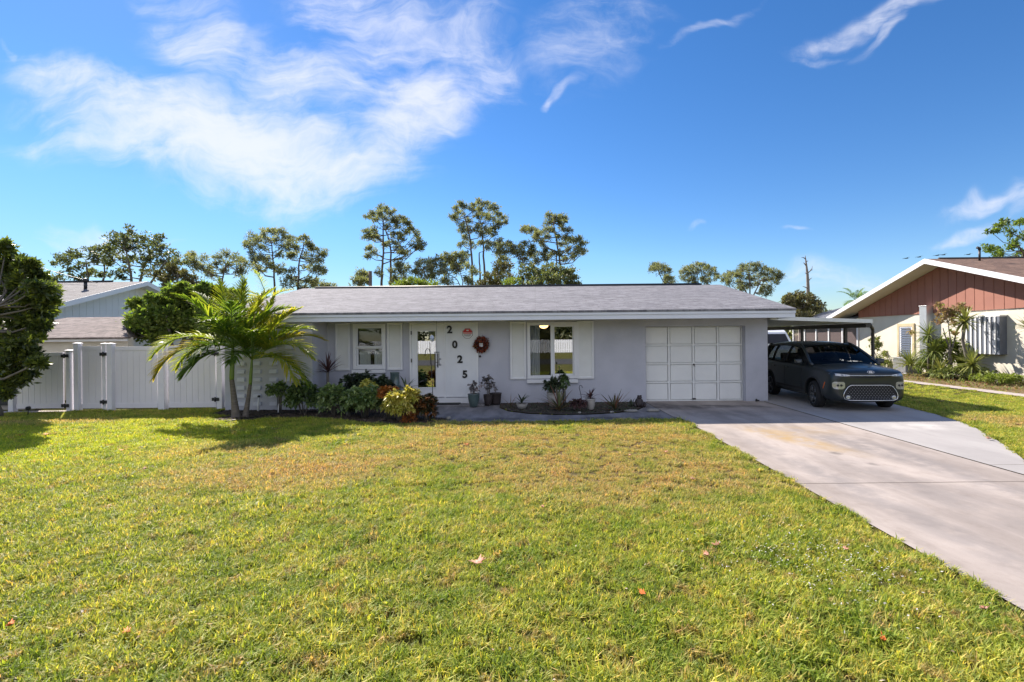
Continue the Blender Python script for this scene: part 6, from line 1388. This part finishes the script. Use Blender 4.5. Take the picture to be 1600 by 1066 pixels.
# wreath
c = at(752, 538.5, 12.93); wr = thing('wreath', (c.x, 12.93, c.z), 'dark red autumn leaf wreath on the wall right of the house number', 'wreath')
rg = np.random.default_rng(3); n = 700; a = rg.random(n) * 2 * PI; rr = .145 + rg.normal(size=n) * .028
B = np.stack([c.x + rr * np.cos(a), 12.93 + rg.normal(size=n) * .02, c.z + rr * np.sin(a)], 1); D = unit(np.stack([np.cos(a) * np.sign(rr - .14) + rg.normal(size=n) * .7, -np.abs(rg.normal(size=n)) * .5, np.sin(a) * np.sign(rr - .14) + rg.normal(size=n) * .7], 1))
quads_obj('leaves', folded_leaves(B, D, .04 + .04 * rg.random(n), .03 + .02 * rg.random(n), rg, .1), rg.random(2 * n), leaf_mat('wreath_leaves', [(.05, .015, .015), (.20, .03, .025), (.32, .10, .03)], .1, .5), wr)
mb = MB(); mb.tube([(c.x + .14 * math.cos(q), 12.95, c.z + .14 * math.sin(q)) for q in np.linspace(0, 2 * PI, 30)], .025, 8, False); mb.build('ring', M['bark'], wr)
mb = MB(); mb.tube([(c.x, 12.95, c.z + .15), (c.x, 12.95, c.z + .30)], .004, 5); mb.lathe((c.x - .005, 12.93, c.z + .22), [(.01, -.03), (.03, -.01), (.03, .01), (.01, .035)], 10); mb.build('hanger', M['soffit'], wr)
mb = MB(); mb.box((c.x - .05, 12.895, c.z + .0), (c.x + .045, 12.905, c.z + .028)); mb.box((c.x - .05, 12.895, c.z - .055), (c.x + .05, 12.905, c.z - .02)); mb.build('plaque', M['white'], wr); mb = MB(); mb.lathe((c.x, 12.94, c.z), [(.12, 0), (.12, -.015), (.01, -.018)], 20, 'Y'); mb.build('backing', M['bark'], wr)

# shepherd's hook with a bird bell and a wind chime
Yh = 11.9; a = at(677, 640, Yh); hk = thing('shepherd_hook', (a.x, Yh, 0), "thin dark shepherd's hook in front of the door glass", 'garden hook')
pp = [(at(*q, Yh)) for q in ((677, 640), (675.5, 600), (673.5, 565), (672.5, 552), (670, 545), (667, 544.5), (665, 549), (664, 554), (664.5, 556))]; mb = MB(); mb.tube([Vector((pp[0].x, Yh, 0))] + pp, .009, 6); mb.build('hook', M['dark'], hk)
q0 = at(673, 570, Yh); q1 = at(671.8, 535, Yh); mb = MB(); mb.tube([q0, q1], .007, 6); mb.build('upright', M['dark'], hk)
c = at(675, 528.5, Yh); mb = MB(); mb.lathe(tuple(c), [(.01, -.09), (.04, -.07), (.055, -.02), (.05, .03), (.03, .06), (.01, .075)], 14); orn = mb.build('bird_ornament', paint('ornament', (.62, .68, .78), .4, (.10, .13, .2), 30)); tag(orn, 'small blue and white bird ornament at the top of the garden hook', 'ornament')
c = at(682.5, 551, 12.2); wc = thing('wind_chime', (c.x, 12.2, c.z), 'wind chime of thin dark tubes hanging in front of the front door', 'wind chime')
mb = MB(); mb.lathe(tuple(c), [(.075, 0), (.075, .012), (.01, .02)], 16); mb.build('top_plate', M['dark'], wc)
for k in range(5):
    q = 2 * PI * k / 5; L = (.28, .34, .40, .46, .32)[k]; mb = MB(); mb.tube([(c.x + .055 * math.cos(q), 12.2 + .055 * math.sin(q), c.z - .02), (c.x + .055 * math.cos(q), 12.2 + .055 * math.sin(q), c.z - .05 - L)], .009, 8); mb.build('tube', M['bronze'], wc)
mb = MB(); mb.tube([(c.x, 12.2, c.z + .02), (c.x, 12.2, 2.27)], .003, 5); mb.tube([(c.x, 12.2, c.z), (c.x, 12.2, c.z - .42)], .003, 5); mb.lathe((c.x, 12.2, c.z - .25), [(.035, -.006), (.035, .006)], 12); mb.build('cord', M['dark'], wc)
# plant stakes under the picture window
for px, py, Yq, lb in ((874, 573, 12.2, 'thin garden stake with a small yellow light top in front of the picture window'), (880.5, 586, 12.25, 'short dark garden stake beside the yellow-topped one')):
    p = at(px, py, Yq); st = thing('garden_stake', (p.x, Yq, 0), lb, 'garden stake'); mb = MB(); mb.tube([(p.x, Yq, 0), (p.x, Yq, p.z)], .006, 6); mb.build('rod', M['dark'], st)
    mb = MB(); mb.lathe(tuple(p), [(.006, -.03), (.022, -.01), (.022, .015), (.005, .03)], 10); mb.build('top', M['croton_y'] if px < 880 else M['dark'], st)
p = at(905, 612, 12.3); q = [at(*k, 12.3) for k in ((909, 625), (907, 614), (905, 606), (906, 602), (909, 603), (910, 606))]; mb = MB(); mb.tube([Vector((q[0].x, 12.3, 0))] + q, .007, 6); tag(mb.build('small_hook', M['dark']), 'low curled metal plant hook between the window and the tapered planter', 'garden hook')
# spigot stub near garage corner and a hose bib on the wall
c = at(750, 557, 12.97); mb = MB(); mb.lathe((c.x, 12.99, c.z), [(.03, 0), (.03, -.02), (.012, -.03)], 12, 'Y'); tag(mb.build('doorbell', M['pot_d']), 'small round doorbell on the wall below the wreath', 'doorbell')
c = at(1182, 625, 12.9); mb = MB(); mb.lathe((c.x, 12.9, .02), [(.03, 0), (.03, .04), (.015, .07)], 10); mb.tube([(c.x, 12.9, .05), (c.x + .07, 12.88, .04)], .02, 8); tag(mb.build('pipe_cleanout', M['dark']), 'small dark pipe fitting at the foot of the wall right of the garage', 'pipe')

# flood light on a spike by the left path
c = gnd(44, 650); sp_ = thing('garden_spotlight', (c.x, c.y, 0), 'small black spike spotlight in the grass in front of the left gate', 'spotlight')
mb = MB(); mb.tube([(c.x, c.y, 0), (c.x, c.y, .17)], .01, 6); mb.build('spike', M['dark'], sp_); mb = MB(); mb.lathe((c.x, c.y - .0, .19), [(.02, -.05), (.04, -.03), (.045, .03), (.02, .035)], 12, 'Y'); mb.build('head', M['dark'], sp_)

# ------------------------------------------------------------------ right neighbour's planting
def N_(px, Y): return at(px, 560, Y).x
YN = 19.2
rosette('yucca', 'yucca head at the top of a bent bare stem, left of the striped shutter', (16.35, 18.3, 2.22), 110, .72, .06, M['yucca'], 120, el=(-40, 80), tone=(.3, 1), droop=.5)
mb = MB(); mb.tube([(16.5, 18.3, 0), (16.42, 18.3, .8), (16.25, 18.3, 1.5), (16.35, 18.3, 2.2)], [.07, .06, .055, .05], 8); q = mb.build('yucca_stem', M['bark2']); q.parent = [o for o in bpy.data.objects if o.name.startswith('yucca') and o.type == 'EMPTY'][0]; q.location = -root_loc(q.parent); q.name = 'stem'
rosette('yucca', 'low yucca with yellow-green leaves at the foot of the bent stem', (16.25, 17.9, .62), 110, .72, .06, M['yucca'], 121, el=(-30, 85), tone=(.2, .9), stem=.6, droop=.5)
rosette('yucca', 'spiky green yucca rosette left of the bare-branched shrub', (16.0, 19.6, 1.72), 90, .7, .055, M['yucca'], 122, el=(-40, 80), tone=(0, .6), stem=1.7, droop=.6)
rosette('yucca', 'shaggy yucca filling the middle of the clump beside the air conditioner', (16.05, 19.4, 1.05), 120, .95, .055, M['yucca'], 123, el=(-40, 80), tone=(0, .55), stem=1.0, droop=.9)
rosette('yucca', 'low yellowing yucca beside the air conditioner', (15.7, 20.2, .45), 90, .9, .055, M['yucca'], 124, el=(0, 80), tone=(.3, .9), droop=.9, stem=.4)
rosette('yucca', 'lowest yucca at the very foot of the clump', (15.9, 18.9, .25), 90, .75, .055, M['yucca'], 125, el=(5, 80), tone=(.4, 1), droop=.8, stem=.2)
tree('reddish_shrub', 'tall thin shrub with sparse reddish brown leaves against the cream wall', 'shrub', 18.9, [[(585, 760), (600, 420), (580, 250)], [(600, 600), (680, 330), (720, 200)], [(580, 500), (520, 300)]],
     [(470, 60, 40), (520, 90, 50), (560, 130, 50), (600, 110, 50), (650, 120, 50), (700, 70, 45), (740, 90, 45), (540, 180, 45), (490, 230, 35), (620, 200, 45), (590, 170, 45), (640, 260, 35), (500, 150, 45), (780, 90, 30), (650, 370, 20)], M['dryleafm'], M['bark2'], (1400, 470, 7.1), .05, 6, nleaf=90, lsize=.11, lw=.06, seed=126, dspread=.3, br=.02)
S('ginger_clump', 'low tangle of yellow-green leaves under the yuccas', 1500, 584, 18.4, 45, 10, 900, .16, .045, M['yucca'], 127, cat='ground cover', tone=(0, .7))
S('ginger_clump', 'short leafy plants right of the yuccas along the cream wall', 1560, 592, 16.6, 40, 6, 700, .14, .04, M['ygreen'], 128, cat='ground cover')
tree('vine_shrub', 'pale twiggy shrub between the car and the louvred door', 'shrub', 24.2, [[(1372, 590), (1370, 560), (1362, 535)], [(1375, 590), (1388, 560)]], [(1368, 545, 6), (1372, 560, 8), (1382, 566, 8), (1364, 530, 5), (1390, 570, 7), (1376, 575, 8), (1398, 562, 6), (1386, 552, 5), (1360, 560, 6), (1372, 538, 4)], M['yucca'], M['bark2'], (0, 0, 1), .03, 6, nleaf=130, lsize=.16, lw=.05, seed=129, dspread=.2, br=.02)
rosette('hanging_fern', 'dried hanging basket plant on the cream wall beside the flue', (17.35, 22.2, 1.95), 26, .35, .06, M['dryleafm'], 130, el=(-60, 50), droop=1.0)
S('tall_shrub', 'dense leafy green shrub in the middle of the planting beside the flue', 1478, 556, 19.9, 24, 26, 700, .28, .06, M['ygreen'], 132, tone=(0, .6))
S('tall_shrub', 'leafy shrub half hiding the air conditioner', 1452, 574, 20.3, 16, 14, 400, .24, .05, M['oakg'], 133, tone=(.2, .9))
# the plant that throws its shadow on the wall stands out of sight to the right
rosette('yucca', 'yucca head on a leaning stem at the right edge, only its leaf tips in view', (16.35, 15.9, 1.9), 50, .62, .05, M['yucca'], 131, el=(-30, 80), tone=(.2, .8), stem=1.85)
rg = np.random.default_rng(9); n = 5200; pts = np.stack([rg.uniform(14.1, 17.6, n), rg.uniform(11.2, 26, n), np.full(n, .03)], 1); D = unit(rg.normal(size=(n, 3)) * [1, 1, .5] + [0, 0, .5])
o = quads_obj('bed_groundcover', folded_leaves(pts, D, .06 + .1 * rg.random(n), .03 + .04 * rg.random(n), rg, .2), rg.random(2 * n), leaf_mat('mixed_cover', [(.30, .13, .07), (.16, .10, .05), (.12, .16, .04), (.24, .28, .06)], .3, .7)); tag(o, 'fallen brown leaves and low green cover in the bed along the cream wall', 'ground cover', kind='stuff')

# ------------------------------------------------------------------ fallen leaves on the lawn
def lawn_leaf(px, py, s_, mat, label, seed, curl=.6):
    r = random.Random(seed); c = gnd(px, py); n = 9; pts = []
    for k in range(2 * n):
        a_ = 2 * PI * k / (2 * n); rr = s_ * (1.0 if k % 2 == 0 else .55) * (1 + r.uniform(-.2, .2)) * (.7 + .3 * abs(math.cos(a_))); x_, y_ = rr * math.cos(a_), rr * math.sin(a_) * .75
        pts.append((x_, y_, .045 + curl * (x_ * x_ + .4 * y_ * y_) / s_ * .8 + r.uniform(0, .012)))
    rz = r.uniform(0, PI); vs = [(c.x + x_ * math.cos(rz) - y_ * math.sin(rz), c.y + x_ * math.sin(rz) + y_ * math.cos(rz), z_) for x_, y_, z_ in pts] + [(c.x, c.y, .04)]
    mb = MB(); mb.add(vs, [(i, (i + 1) % (2 * n), 2 * n) for i in range(2 * n)], True); mb.tube([(c.x, c.y, .04), (c.x + s_ * 1.0 * math.cos(rz), c.y + s_ * 1.0 * math.sin(rz), .05)], .0025, 5)
    o = mb.build('fallen_leaf', mat); md = o.modifiers.new('s', 'SOLIDIFY'); md.thickness = .001; return tag(o, label, 'leaf')
P_ = M['lawn_leaf']; O_ = M['lawn_leaf_o']; B_ = M['lawn_leaf_b']
for i, (px, py, s_, m_, lb) in enumerate([(746, 888, .085, P_, 'large curled pinkish dead leaf in the middle of the lawn'), (1004, 938, .045, O_, 'bright orange leaf low in the right half of the lawn'), (1118, 860, .045, P_, 'upper of two pale pink leaves near the driveway edge'),
                                        (1104, 876, .045, P_, 'lower of two pale pink leaves near the driveway edge'), (74, 683, .07, O_, 'orange leaf on the lush grass at far left, the leftmost of its pair'), (31, 684, .06, O_, 'small orange leaf nearest the left edge of the lawn'), (192, 708, .06, O_, 'orange leaf left of the palm shadow in the lush grass'),
                                        (226, 738, .05, B_, 'brown leaf below the orange one left of the palm shadow'), (261, 692, .05, B_, 'reddish brown leaf just left of the palm shadow'), (198, 1000, .04, O_, 'red-orange leaf near the bottom left corner'), (16, 988, .04, O_, 'faded orange leaf close to the bottom left edge'),
                                        (1083, 755, .06, B_, 'brown leaf clump on the dry grass left of the driveway'), (1040, 711, .05, P_, 'pale leaf at the edge of the dry patch nearest the driveway'), (729, 699, .05, O_, 'small orange leaf on the dry grass below the walkway'), (848, 799, .035, P_, 'tiny pale leaf in the centre of the dry patch'),
                                        (984, 716, .04, P_, 'tiny pinkish leaf on the dry patch right of centre'), (1380, 1012, .035, O_, 'small brown-orange leaf near the bottom right of the lawn'), (1538, 962, .03, P_, 'pale pink leaf beside the driveway at the bottom right'),
                                        (1322, 867, .035, P_, 'long pale leaf among the white specks by the driveway'), (1520, 660, .09, B_, 'brown leaf on the right strip of grass nearest the car'), (1545, 690, .07, B_, 'brown leaf on the right strip of grass beside the curved slab'), (1590, 668, .08, B_, 'brown leaf at the right edge of the strip of grass'), (1470, 630, .10, B_, 'brown leaf near the path on the right strip of grass')]):
    lawn_leaf(px, py, s_, m_, lb, 200 + i)
# pale clippings by the driveway
rg = np.random.default_rng(12); n = 420; c = gnd(1290, 905); X = c.x + rg.normal(size=n) * .38; Y = c.y + rg.normal(size=n) * .42 + .25; X = np.minimum(X, 2.98); B = np.stack([X, Y, .045 + .03 * rg.random(n)], 1); D = unit(rg.normal(size=(n, 3)) * [1, 1, .3])
o = quads_obj('pale_clippings', folded_leaves(B, D, .010 + .014 * rg.random(n), .007 + .008 * rg.random(n), rg, 0), rg.random(2 * n), leaf_mat('clippings', [(.40, .38, .33), (.5, .48, .45), (.6, .58, .58)], .1, .8)); tag(o, 'scattered whitish clippings in the grass by the driveway edge', 'clippings', kind='stuff')
rg = np.random.default_rng(13); n = 500; X = rg.uniform(-9, 3, n); Y = rg.uniform(2.4, 10, n); B = np.stack([X, Y, .02 + .03 * rg.random(n)], 1); D = unit(rg.normal(size=(n, 3)) * [1, 1, .3])
o = quads_obj('lawn_litter', folded_leaves(B, D, .015 + .02 * rg.random(n), .01 + .008 * rg.random(n), rg, 0), rg.random(2 * n), leaf_mat('litter_bits', [(.35, .2, .1), (.45, .38, .3), (.6, .56, .5)], .1, .8)); tag(o, 'tiny dry leaf bits scattered through the lawn', 'litter', kind='stuff')

# birds and wires
for i, (px, py, lb) in enumerate(((1416, 404, 'leftmost of the five birds flying over the brown roof'), (1436, 402, 'second bird from the left over the brown roof'), (1464, 399.5, 'third bird from the left, left of the roof vent pipe'), (1474, 398.5, 'bird just left of the roof vent pipe, close behind another'), (1513, 398, 'single bird right of the roof vent pipe'))):
    c = at(px, py, 70); w_ = .42; mb = MB()
    mb.tube([c + Vector((-.35, 0, 0)), c + Vector((-.1, 0, .02)), c + Vector((.15, 0, .02)), c + Vector((.34, 0, .0))], [.015, .07, .06, .01], 6)
    for s_ in (-1, 1): mb.add([c + Vector((-.15, 0, .02)), c + Vector((.12, 0, .02)), c + Vector((.10, s_ * w_, .13)), c + Vector((-.02, s_ * w_ * 1.9, .03)), c + Vector((-.12, s_ * w_, .10))], [(0, 1, 2, 4), (4, 2, 3)])
    o = mb.build('bird', M['dark']); tag(o, lb, 'bird', 'birds flying over the brown roof')
def wire(name, a, b, sag, label, r_=.012):
    a, b = Vector(a), Vector(b); pts = [a.lerp(b, f) + Vector((0, 0, -sag * 4 * f * (1 - f))) for f in np.linspace(0, 1, 24)]; mb = MB(); mb.tube(pts, r_, 5); return tag(mb.build(name, M['dark']), label, 'cable')
wire('power_line', at(-80, 365, 26), at(152, 442, 21.2), .2, 'thin cable running down to the roof of the white house')
wire('power_line', at(1200, 486, 38), at(1345, 482, 34), .1, 'thin overhead cable between the roof end and the metal porch roof', .02)
wire('power_line', at(1150, 494, 39), at(1345, 478, 36), .3, 'second overhead cable crossing just under the first by the dead tree', .02)

# far woods closing the horizon, one mass
rg = np.random.default_rng(77); parts = []
for k in range(150):
    x = -170 + k * 2.45 + rg.normal(); y = 92 + rg.normal() * 5; h = rg.uniform(3.4, 6.2)
    for z in np.arange(.8, h, 1.5): parts.append(leaf_quads((x + rg.normal() * .6, y, z), 60, (2.1, 2.0, 1.2), 1.0, .6, rg, .4, .25))
Q = np.concatenate(parts); o = quads_obj('far_woods', Q, rg.random(len(Q)), M['oak']); tag(o, 'low line of far-off woods along the horizon behind the houses', 'woods', kind='stuff')
